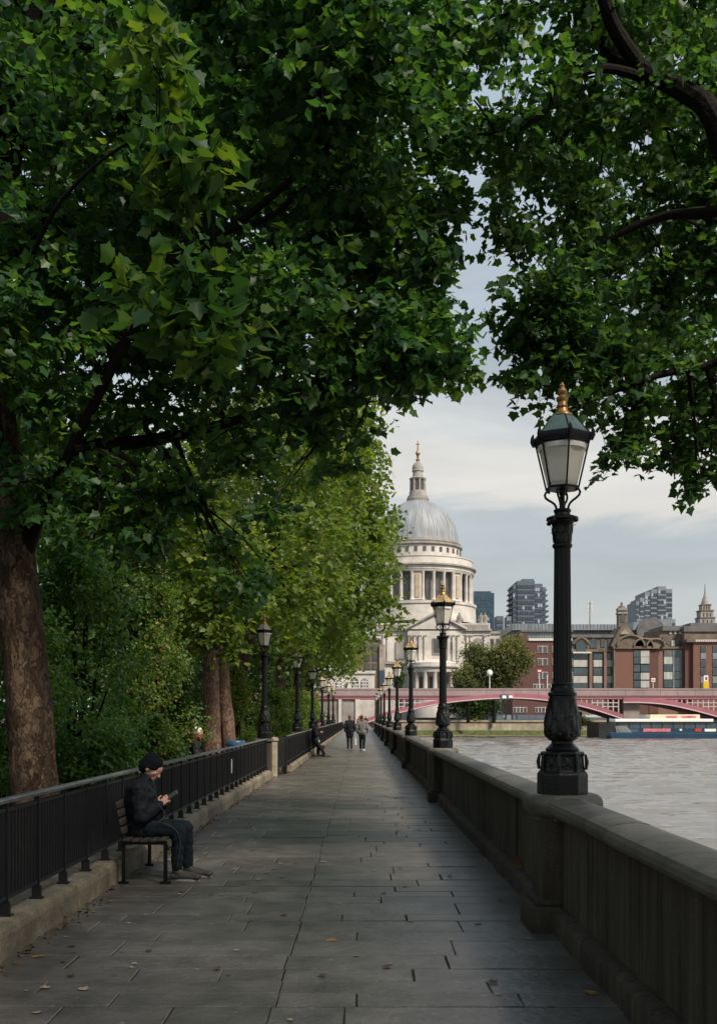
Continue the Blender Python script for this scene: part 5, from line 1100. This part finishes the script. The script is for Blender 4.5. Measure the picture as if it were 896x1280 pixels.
# semicircular porch
pc = (gx(541), y0 - 1.7, 0); pr_ = 30 / F * YF
def half(name, mt, prof, n=32): return obj(name, MB().lathe([(r, z) for r, z in prof], n, pc, a0=PI, a1=2 * PI, cap=False), mt, ca)
half('porch_roof', M['portland'], [(pr_ * .98, gz(835)), (pr_ * .98, gz(829.5)), (pr_ * .9, gz(828)), (.1, gz(824))]); half('porch_cornice', M['portland_d'], [(pr_, gz(836.4)), (pr_ * 1.05, gz(835.6)), (pr_ * 1.05, gz(834.2)), (pr_ * .97, gz(833.4))])
half('porch_entablature', M['portland'], [(.5, gz(841)), (pr_ * .97, gz(841)), (pr_ * .99, gz(836.4))]); half('porch_step', M['portland'], [(pr_ * 1.02, gz(897)), (pr_ * 1.02, gz(868)), (.5, gz(868))])
pcm = MB().lathe([(1.05, gz(868)), (.85, gz(866)), (.75, gz(843.5)), (1.0, gz(841.2))], 12).mesh('porch_column')
for k in range(7):
    a = PI + PI * (k + .5) / 7; link('porch_column', pcm, M['portland'], ca, (pc[0] + pr_ * .9 * math.cos(a), pc[1] + pr_ * .9 * math.sin(a), 0))
gb_('doorway', M['darkwin'], 536, 546, 846, 868, -1.95, -1.81); gb_('porch_window', M['darkwin'], 522, 528, 846, 862, -1.95, -1.81); gb_('porch_window', M['darkwin'], 553, 559, 846, 862, -1.95, -1.81)
gb_('east_wing', M['portland'], 612, 648, 790, 880, 8, 40); gb_('east_wing_cornice', M['portland_d'], 611.9, 649, 787, 790, 7.4, 40.5)
for p in (616, 624, 632, 640): win(p, p + 4, 797, 812, 7.8)

# ------------------------------------------------------------------ other buildings
def building(name, label, Y, depth, group=None, cat='building'):
    t = thing(name, label, cat, (0, Y, 0), group=group); h = lambda p: fx(p, Y); v = lambda p: fz(p, Y)
    def add(n, mt, p0, p1, q0, q1, d0=0.0, d1=None, parent=None): return bxp(n, M[mt], parent or t, h(p0), h(p1), d0, depth if d1 is None else d1, v(q1), v(q0))
    def window(p0, p1, q0, q1, mt='winglass', fr='white', cols=1, rows=1, d=0.0):
        f = add('window', fr, p0, p1, q0, q1, d - .18, d - .005); w = (p1 - p0) / cols; hh = (q1 - q0) / rows
        for i in range(cols):
            for j in range(rows): add('pane', mt, p0 + i * w + .35, p0 + (i + 1) * w - .35, q0 + j * hh + .35, q0 + (j + 1) * hh - .35, d - .22, d - .185, f)
        return f
    return t, h, v, add, window
# pale house with arched windows left of the bridge end, dark block behind it
t, h, v, add, window = building('riverside_house', 'small pale house with two arched windows behind the left end of the bridge', 262, 12)
add('wall', 'portland', 395, 468, 842, 900); add('cornice', 'portland', 393, 469, 838.5, 842, -.4, 12.3)
def archwin(p0, p1, q0, q1, d=0.0):
    f = add('window', 'darkwin', p0, p1, q0 + (p1 - p0) / 2, q1, d - .15, d - .01); n = 12; r = (h(p1) - h(p0)) / 2; cx_ = (h(p0) + h(p1)) / 2; z_ = v(q0 + (p1 - p0) / 2)
    obj('arch_head', MB().prism([(cx_ + r * math.cos(PI * k / n), z_ + r * math.sin(PI * k / n)) for k in range(n + 1)], d - .15, d - .01), M['darkwin'], f)
    m = MB()
    for i in range(1, 4): m.b2(h(p0 + (p1 - p0) * i / 4) - .07, h(p0 + (p1 - p0) * i / 4) + .07, d - .22, d - .155, v(q1), v(q0 + 1))
    for j in range(1, 4): m.b2(h(p0), h(p1), d - .21, d - .153, v(q0 + (q1 - q0) * j / 4) - .07, v(q0 + (q1 - q0) * j / 4) + .07)
    obj('glazing_bars', m, M['white'], f)
archwin(440, 448, 848, 864); archwin(451, 460, 848, 864); window(431, 434.5, 855, 861, 'darkwin'); archwin(420, 427, 850, 864)
t, h, v, add, window = building('office_block', 'grey brown block with dark windows behind the pale house, left of the cathedral', 330, 18)
add('wall', 'stone_b', 440, 474, 800, 900); add('roof', 'roof', 439, 475, 797.5, 800, -.5, 18.5); add('side_tower', 'pierstone2', 474.02, 481, 806, 900, -1, 16)
for q in (806, 818, 829): window(455, 463, q, q + 8, 'darkwin', 'stone_b'); window(465, 472, q, q + 8, 'darkwin', 'stone_b')
add('green_hoarding', 'tower1', 474.5, 480.5, 838, 862, -1.2, -1.01)
# brick building behind the round tree and near lamp
t, h, v, add, window = building('brick_building', 'dark red brick building with white paired windows between the round tree and the near lamp', 300, 22)
add('wall', 'brick1', 640, 714, 799, 893.4); add('parapet_coping', 'pale', 660, 714.5, 798, 801, -.4, .2); add('roof_storey', 'roofglass', 655, 716, 789, 797.9, 3, 20); add('roof', 'roof', 653, 718, 786.5, 788.9, 2.4, 20.6); add('side_wall', 'brick1', 648, 659, 792, 799, 0, 20)
for q in (807.5, 823, 840):
    for p in (671.5, 690, 703): window(p, p + 12.5, q, q + 8.6, 'darkwin', 'white', 2)
for p in (666, 684, 700): window(p, p + 13, 855, 861, 'darkwin', 'white', 3)
for p in (631, 668): 
    p0 = max(p, 641); window(p0, p0 + 17, 884, 890.5, 'darkwin', 'white', 4)
m = MB()
for k in range(16): m.b2(h(661 + k * 3.3) - .05, h(661 + k * 3.3) + .05, 1, 1.1, v(798), v(793.5))
m.b2(h(660), h(714), .98, 1.12, v(793.8), v(793.2)); obj('roof_railing', m, M['iron'], t)
# stone and glass building right of the lamp
t, h, v, add, window = building('stone_office', 'tan stone office with round arched attic windows and glass bays right of the near lamp', 300, 22)
add('wall', 'stone_b', 714.3, 766, 797, 893.2); add('cornice', 'stone_b', 713, 767, 812, 815, -.8, -.02); add('roof', 'roof', 712, 768, 793.5, 797, -.5, 22)
for p0, p1 in ((716, 733.5), (741, 752), (757, 765.5)):
    for j, q in enumerate((817, 825, 835, 845, 854)):
        mt = ('winglass', 'blind', 'winglass', 'blind', 'winglass')[j]; add('window', mt, p0, p1, q, q + (8.6 if j else 7), -.35, -.02)
for p in (735.5, 753.6): add('pilaster', 'brick3', p, p + 3.4, 815.2, 862, -.9, -.02)
for p0, p1 in ((737, 745.5), (750, 755.5), (759, 764)):
    if p0 == 737: 
        f = add('window', 'winglass', p0, p1, 802, 810, -.2, -.02); r = (h(p1) - h(p0)) / 2; obj('arch_head', MB().prism([((h(p0) + h(p1)) / 2 + r * math.cos(PI * k / 10), v(802) + r * math.sin(PI * k / 10)) for k in range(11)], -.2, -.02), M['winglass'], f)
    else: window(p0, p1, 799, 809, 'winglass', 'stone_b')
add('glass_gable', 'winglass', 719, 731, 802, 815, -1.0, -.85); obj('gable_arch', MB().tube([(h(715), -1, v(805)), (h(720), -1, v(800)), (h(725), -1, v(797.6)), (h(730), -1, v(800)), (h(735), -1, v(806))], .5, 6), M['stone_b'], t); add('canopy', 'pale', 714.5, 737, 815.2, 817, -1.6, -.91)
# building with the cupola gable
t, h, v, add, window = building('gabled_brick_block', 'brick block under an ornate sooty gable topped by a small cupola', 298, 24)
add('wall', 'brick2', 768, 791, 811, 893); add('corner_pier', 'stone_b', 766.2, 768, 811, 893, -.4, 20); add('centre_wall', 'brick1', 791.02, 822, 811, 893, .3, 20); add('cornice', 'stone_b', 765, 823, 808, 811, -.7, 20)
for j, q in enumerate((813, 821, 831, 841, 851)):
    add('window', 'winglass', 791.5, 799, q, q + 8.5, -.2, .28); add('window', ('blind', 'blind', 'winglass', 'blind', 'blind')[j], 800, 810.8, q, q + 8.5, -.2, .28)
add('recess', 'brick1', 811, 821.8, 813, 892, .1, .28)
poly = [(h(763), v(808.2)), (h(766), v(800)), (h(770), v(793)), (h(776), v(783)), (h(784), v(783)), (h(791), v(792)), (h(796), v(800)), (h(799), v(808.2))]; obj('gable', MB().prism(poly, -.3, 9), M['stone_b'], t)
obj('gable_pediment', MB().prism([(h(774), v(793)), (h(779.5), v(786)), (h(786), v(793))], -.8, -.31), M['portland_d'], t)
for cx_, r in ((787, 13.5), (803, 9.5), (818, 9.0)):
    pts = [(h(cx_ + r * 1.25 * math.cos(PI * k / 14)), -.9, v(808 - r * math.sin(PI * k / 14))) for k in range(15)]; obj('arched_pediment', MB().tube(pts, .30, 6), M['stone_b'], t)
    obj('lunette', MB().prism([(p[0], p[2]) for p in pts], -.5, -.31 if cx_ == 787 else 3), M['stone_b'], t)
obj('attic_block', MB().b2(h(796), h(826), 1, 14, v(808), v(797)), M['stone_b'], t)
cu = obj('cupola', MB().box((h(779.7), 3, (v(783) + v(762)) / 2), (h(785) - h(774.6), 2.4, v(762) - v(783))), M['stone_b'], t)
obj('cupola_cornice', MB().box((h(779.7), 3, v(765.5)), (h(786) - h(773.6), 3, .5)).box((h(779.7), 3, v(760.5)), (h(785.4) - h(774.2), 2.8, .8)), M['portland_d'], cu); obj('cupola_opening', MB().box((h(779.7), 1.75, v(772)), (1.1, .2, 2.4)), M['darkwin'], cu)
obj('cupola_dome', MB().lathe([(1.1, v(759.5)), (1.0, v(757)), (.5, v(755.5)), (.25, v(754)), (.4, v(753)), (.3, v(751.8)), (.05, v(751))], 10, (h(779.7), 3, 0)), M['stone_b'], cu)
# pink brick block with green glass bays
t, h, v, add, window = building('pink_brick_block', 'dusky pink brick block with tall green glass bays left of the orange brick corner', 299, 24)
add('wall', 'brick3', 822.02, 857, 811, 893); add('cornice', 'stone_b', 821.8, 858, 808.4, 811, -.6, 24); add('attic', 'stone_b', 826.5, 860, 788, 808.2, 2, 20); add('attic_cornice', 'roof', 829, 861, 783.4, 787.9, 1.2, 21); add('roof_plant', 'roof', 832, 858, 781, 783.3, 3, 18)
for j, q in enumerate((813, 821, 830, 840, 850)):
    add('window', ('roof', 'blind', 'winglass', 'blind', 'winglass')[j], 829, 839.5, q, q + (7.6 if j == 0 else 9.2), -.35, -.02); add('window', 'winglass', 842, 851, q, q + (7.6 if j == 0 else 9.2), -.35, -.02)
add('mullion', 'roofglass', 840, 841.6, 813, 862, -.5, -.02); add('attic_window', 'darkwin', 829.5, 836.5, 795, 804, 1.7, 1.98); add('attic_window', 'white', 841, 845, 800, 807, 1.7, 1.98); add('attic_window', 'darkwin', 846.5, 852, 799.5, 806.5, 1.7, 1.98)
for p in (838.5, 844.5, 850.5): add('roundel', 'pale', p, p + 3, 788.8, 792, 1.75, 1.98)
# orange brick corner at the right edge
t, h, v, add, window = building('orange_brick_block', 'orange red brick corner block with dark window strips at the right edge', 296, 24)
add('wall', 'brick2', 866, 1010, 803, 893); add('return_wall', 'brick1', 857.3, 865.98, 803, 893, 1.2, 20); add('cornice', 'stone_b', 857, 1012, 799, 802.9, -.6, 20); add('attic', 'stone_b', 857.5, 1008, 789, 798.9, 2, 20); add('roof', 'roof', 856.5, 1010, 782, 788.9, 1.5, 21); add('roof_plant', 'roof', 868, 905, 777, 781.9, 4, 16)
for p0 in (875, 890, 906, 922, 938, 954, 970, 986):
    for j, q in enumerate((807, 816, 826, 836, 846, 855)): add('window', 'winglass' if (j + p0) % 3 else 'roofglass', p0, p0 + 6.4, q, q + 8, -.2, -.02)
m = MB()
for k in range(26): m.b2(h(868 + k * 2.2), h(869.4 + k * 2.2), -.68, -.61, v(802.4), v(799.6))
obj('cornice_frieze', m, M['pale'], t)
# long grey glazed roofs behind
t, h, v, add, window = building('long_roof_building', 'long low building with blue grey glazed roofs behind the brick blocks', 340, 30)
add('wall', 'roof', 642, 905, 788, 890); add('roof_sheet', 'roofglass', 640, 700, 780, 787.9, -1, 30); add('roof_sheet', 'roofglass', 700.3, 772, 780.8, 787.9, -1, 30); add('roof_sheet', 'roofglass', 790, 838, 778, 787.9, -1, 30)
obj('barrel_roof', MB().lathe([(4.8, -6), (4.8, 8)], 24, (0, 0, 0)).b2(-4.6, 4.6, -5, -3, -6, 8), M['roof'], t).matrix_local = Matrix.Translation((h(811), 6, v(790))) @ Matrix.Rotation(PI / 2, 4, 'X')
m = MB()
for k in range(30): m.b2(h(642 + k * 4.3) - .06, h(642 + k * 4.3) + .06, -1.1, -1.01, v(787), v(780.5))
obj('roof_seams', m, M['roof'], t)
# towers on the skyline
def tower(label, Y, blocks, mt, winm, floors, fh, colsp=4.0, balc=None):
    t = thing('tower_block', label, 'tower', (0, Y, 0)); h = lambda p: fx(p, Y); v = lambda p: fz(p, Y); rs = random.Random(int(Y) + len(label))
    for (p0, p1, q0, d0, d1) in blocks:
        b_ = bxp('shaft', M[mt], t, h(p0), h(p1), d0, d1, 0, v(q0)); m = MB(); m2 = MB(); z = v(q0) - fh * .8; w = h(p1) - h(p0); n = max(1, round(w / (colsp * .62)))
        while z > v(800):
            for i in range(n):
                (m if rs.random() < .86 else m2).b2(h(p0) + w * (i + .1) / n, h(p0) + w * (i + .9) / n, d0 - .25, d0 - .02, z - fh * .62, z)
            z -= fh
        obj('glazing', m, M[winm], b_)
        if m2.v: obj('pale_spandrels', m2, M['towerpale' if mt != 'tower1' else 'tower1'], b_)
        if balc and balc(p0, p1):
            s, mx_ = balc(p0, p1); z = v(q0) - 2; k = 0; m3 = MB()
            while z > v(790):
                ww = mx_ * (.5 + .5 * math.sin(k * .35)); m3.b2(h(p1) if s > 0 else h(p0) - ww, h(p1) + ww if s > 0 else h(p0), d0 + 1, d1 - 1, z, z + .9); z -= fh; k += 1
            obj('balconies', m3, M['tower2'], b_)
    return t
tower('dark blue glass office tower just right of the cathedral drum', 600, [(592, 613.5, 739, 0, 30), (613.52, 617.5, 741, .4, 26)], 'tower1', 'tower1', 0, 4, 3.2)
tower('dark grey stepped residential tower left of the near lamp column', 620, [(641, 646, 730.5, .6, 20), (645.98, 668, 726, 0, 24), (653.6, 668.3, 722.6, 4, 20), (668.4, 678, 729.5, .8, 22), (678.02, 682, 733.5, 1.4, 20)], 'tower2', 'towerwin', 0, 3.3, 2.6, lambda a, b: (-1, 1.6) if b < 647 else ((1, 2.2) if a > 678 else None))
tower('pale grey stepped residential tower right of the near lamp column', 640, [(795.6, 801.5, 751, 1.6, 24), (800, 806.2, 747, 1.2, 24), (806, 813.5, 739.5, .8, 24), (813.3, 822, 736.5, .4, 24), (821.8, 832, 732.8, 0, 24), (831.8, 840, 736, .6, 24), (795, 843, 774, -1, 26)], 'tower3', 'towerwin', 0, 3.3, 2.6)
tower('small dark roof block beside the blue glass tower', 560, [(620.5, 629, 770, 0, 10)], 'tower2', 'towerwin', 0, 3, 3); tower('small grey roof block left of the stepped tower', 570, [(633, 638.5, 770.5, 0, 10)], 'tower3', 'towerwin', 0, 3, 3)
# mast and steeple
t = thing('radio_mast', 'thin radio mast with aerials standing above the grey roofs', 'mast', (fx(745, 345), 355, fz(781, 355))); hh = fz(752, 355) - fz(781, 355)
obj('mast_pole', MB().tube([(0, 0, -2), (0, 0, hh)], [.22, .12], 6), M['stone_b'], t)
m = MB()
for k, z in enumerate((.95, .86, .74, .64)):
    for s in (-1, 1): m.box((s * .65, 0, hh * z), (.5, .4, .9)); m.b2(-.65, .65, -.05, .05, hh * z - .06, hh * z + .06)
obj('aerial', m, M['pale'], t)
YS = 420; t = thing('church_steeple', 'tiered pale church steeple with a thin spire at the right skyline', 'steeple', (fx(880.5, YS), YS, 0)); q = lambda p: p / F * YS; v = lambda p: fz(p, YS)
m = MB()
for r, a, b_ in ((9.2, 784, 773.4), (7.8, 773, 764.6), (5.6, 763, 757)): m.box((0, 0, (v(a) + v(b_)) / 2), (2 * q(r), 2 * q(r), v(b_) - v(a)))
obj('tower_stage', m, M['portland_d'], t); m = MB()
for r, a, b_ in ((10, 773.4, 772.2), (8.6, 764.6, 763.2), (6.2, 757, 755.8)): m.box((0, 0, (v(a) + v(b_)) / 2), (2 * q(r), 2 * q(r), v(b_) - v(a)))
obj('stage_cornice', m, M['stone_b'], t)
obj('spire', MB().lathe([(q(5), v(755.8)), (q(4.2), v(752)), (q(2.6), v(747)), (q(1.5), v(743.5)), (q(.9), v(740)), (q(.5), v(732)), (q(.2), v(729))], 8, rot=PI / 8, smooth=False), M['portland_d'], t)
w = MB()
for r, y_ in ((9.2, 778), (7.8, 769), (5.6, 760)):
    for s in (-.5, .0, .5): w.box((s * q(r) * 1.1, -q(r) - .06, v(y_)), (q(1.6), .12, q(4.6)))
obj('louvre', w, M['darkwin'], t)
obj('steeple_base', MB().b2(-q(11), q(11), -q(11), q(11), 0, v(784)), M['stone_b'], t)
# trees on the far bank
def fartree(label, px, Y, cpx, cpy, rx, ry, n, leafm, seed, size=.6, z0=0.0):
    c = P(cpx, cpy, Y); rr = (rx / F * Y, 5, ry / F * Y); x = fx(px, Y); rs = random.Random(seed); lobes = []
    for _ in range(26):
        v_ = Vector((rs.gauss(0, 1), rs.gauss(0, .7), rs.gauss(0, 1))).normalized() * rs.uniform(.4, .85); 
        if v_.z < -.2: v_.z *= .8
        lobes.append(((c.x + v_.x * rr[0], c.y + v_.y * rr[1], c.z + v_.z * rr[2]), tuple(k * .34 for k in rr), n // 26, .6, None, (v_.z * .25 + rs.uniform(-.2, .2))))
    return tree('far_tree', label, (x, Y, z0), [([(x, Y, z0), (x, Y, z0 + 3), (x, Y, c.z)], (.5, .42, .3))], [([(x, Y, c.z - 2), (x, Y, c.z), (x + 1, Y, c.z + 2)], (.3, .25, .1))], lobes, Crown(seed, 'rhomb', size, per=8, spread=1.1, twigs=False), leafm, M['twig'], 'trees on the far bank', 2, seed)
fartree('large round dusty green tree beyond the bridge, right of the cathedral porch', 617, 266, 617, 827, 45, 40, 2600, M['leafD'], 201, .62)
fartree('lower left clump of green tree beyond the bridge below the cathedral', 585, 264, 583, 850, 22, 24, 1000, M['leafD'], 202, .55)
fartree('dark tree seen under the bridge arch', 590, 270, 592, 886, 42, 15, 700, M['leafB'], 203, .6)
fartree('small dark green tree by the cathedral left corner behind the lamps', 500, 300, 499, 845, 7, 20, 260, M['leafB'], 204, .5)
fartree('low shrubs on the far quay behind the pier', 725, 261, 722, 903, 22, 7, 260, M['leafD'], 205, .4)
# yellow float on the far bank
t = thing('mooring_buoy', 'small yellow buoy on the far quay under the bridge arch', 'buoy', (fx(594, 256), 256.4, fz(901, 256))); obj('float', MB().ell((0, 0, .25), (.7, .6, .45), 12, 8), M['yellow'], t); obj('float_ring', MB().lathe([(.2, .6), (.25, .7), (.2, .85), (.1, .9)], 10), M['iron'], t)
# ------------------------------------------------------------------ camera, sun and sky
cam = bpy.data.cameras.new('camera'); co = bpy.data.objects.new('camera', cam); COL.objects.link(co); SC.camera = co
co.location = (0, 0, EYE); co.rotation_euler = (PI / 2, 0, 0); cam.sensor_fit = 'VERTICAL'; cam.sensor_height = 36.0; cam.lens = 36.0 * F / 1280.0
cam.shift_x = -4 / 1280; cam.shift_y = 256 / 1280; cam.clip_start = .05; cam.clip_end = 6000
SUN_EL, SUN_DIR = math.radians(46), Vector((.66, -.75))
d = SUN_DIR.normalized(); tosun = Vector((d.x * math.cos(SUN_EL), d.y * math.cos(SUN_EL), math.sin(SUN_EL)))
sl = bpy.data.lights.new('sun', 'SUN'); sl.energy = 5.0; sl.angle = math.radians(12); sl.color = (1.0, .89, .75)
so = bpy.data.objects.new('sun', sl); COL.objects.link(so); so.location = tosun * 60; so.rotation_euler = (-tosun).to_track_quat('-Z', 'Y').to_euler()
w = bpy.data.worlds.new('World'); SC.world = w; w.use_nodes = True; N = w.node_tree.nodes; L = w.node_tree.links
sky = N.new('ShaderNodeTexSky'); sky.sky_type = 'NISHITA'; sky.sun_disc = False; sky.sun_elevation = SUN_EL; sky.sun_rotation = math.atan2(tosun.x, tosun.y)
tc = N.new('ShaderNodeTexCoord'); sp = N.new('ShaderNodeSeparateXYZ'); L.new(tc.outputs['Generated'], sp.inputs[0])
mp = N.new('ShaderNodeMapping'); mp.inputs['Scale'].default_value = (1.0, 1.0, 5.5); L.new(tc.outputs['Generated'], mp.inputs['Vector'])
n1 = N.new('ShaderNodeTexNoise'); n1.inputs['Scale'].default_value = 2.6; n1.inputs['Detail'].default_value = 7; n1.inputs['Roughness'].default_value = .55; n1.inputs['Distortion'].default_value = .4; L.new(mp.outputs[0], n1.inputs['Vector'])
ad = N.new('ShaderNodeMath'); ad.operation = 'MULTIPLY_ADD'; ad.inputs[1].default_value = .16; L.new(n1.outputs['Fac'], ad.inputs[0]); 
sb = N.new('ShaderNodeMath'); sb.operation = 'SUBTRACT'; sb.inputs[1].default_value = .08; L.new(sp.outputs['Z'], sb.inputs[0]); L.new(sb.outputs[0], ad.inputs[2])
rp = N.new('ShaderNodeValToRGB'); e = rp.color_ramp.elements
stops = [(0, (.66, .655, .61)), (.06, (.66, .665, .63)), (.12, (.56, .605, .61)), (.185, (.55, .605, .625)), (.205, (.86, .83, .77)), (.25, (.82, .81, .77)), (.285, (.63, .68, .70)), (.33, (.46, .54, .61)), (.40, (.54, .61, .68)), (.55, (.50, .61, .72)), (1, (.38, .53, .70))]
while len(e) < len(stops): e.new(.5)
for k, (p, c) in enumerate(stops): e[k].position = p; e[k].color = (*c, 1)
L.new(ad.outputs[0], rp.inputs['Fac'])
n2 = N.new('ShaderNodeTexNoise'); n2.inputs['Scale'].default_value = 3.4; n2.inputs['Detail'].default_value = 8; n2.inputs['Roughness'].default_value = .6; L.new(mp.outputs[0], n2.inputs['Vector'])
mr = N.new('ShaderNodeMapRange'); mr.inputs['From Min'].default_value = .3; mr.inputs['From Max'].default_value = .7; mr.inputs['To Min'].default_value = .88; mr.inputs['To Max'].default_value = 1.10; L.new(n2.outputs['Fac'], mr.inputs['Value'])
mu = N.new('ShaderNodeMix'); mu.data_type = 'RGBA'; mu.blend_type = 'MULTIPLY'; mu.inputs['Factor'].default_value = 1; L.new(rp.outputs['Color'], mu.inputs['A']); L.new(mr.outputs['Result'], mu.inputs['B'])
bgs = N['Background']; bgs.inputs['Strength'].default_value = .07; L.new(sky.outputs['Color'], bgs.inputs['Color'])
bg2 = N.new('ShaderNodeBackground'); bg2.inputs['Strength'].default_value = 1.0; L.new(mu.outputs['Result'], bg2.inputs['Color'])
mx = N.new('ShaderNodeMixShader'); mx.inputs[0].default_value = .88; L.new(bgs.outputs[0], mx.inputs[1]); L.new(bg2.outputs[0], mx.inputs[2]); L.new(mx.outputs[0], N['World Output'].inputs['Surface'])
SC.view_settings.view_transform = 'Standard'; SC.view_settings.look = 'None'; SC.view_settings.exposure = 0; SC.view_settings.gamma = 1
try:
    SC.cycles.max_bounces = 6; SC.cycles.diffuse_bounces = 3; SC.cycles.transmission_bounces = 3; SC.cycles.use_denoising = True
except Exception: pass
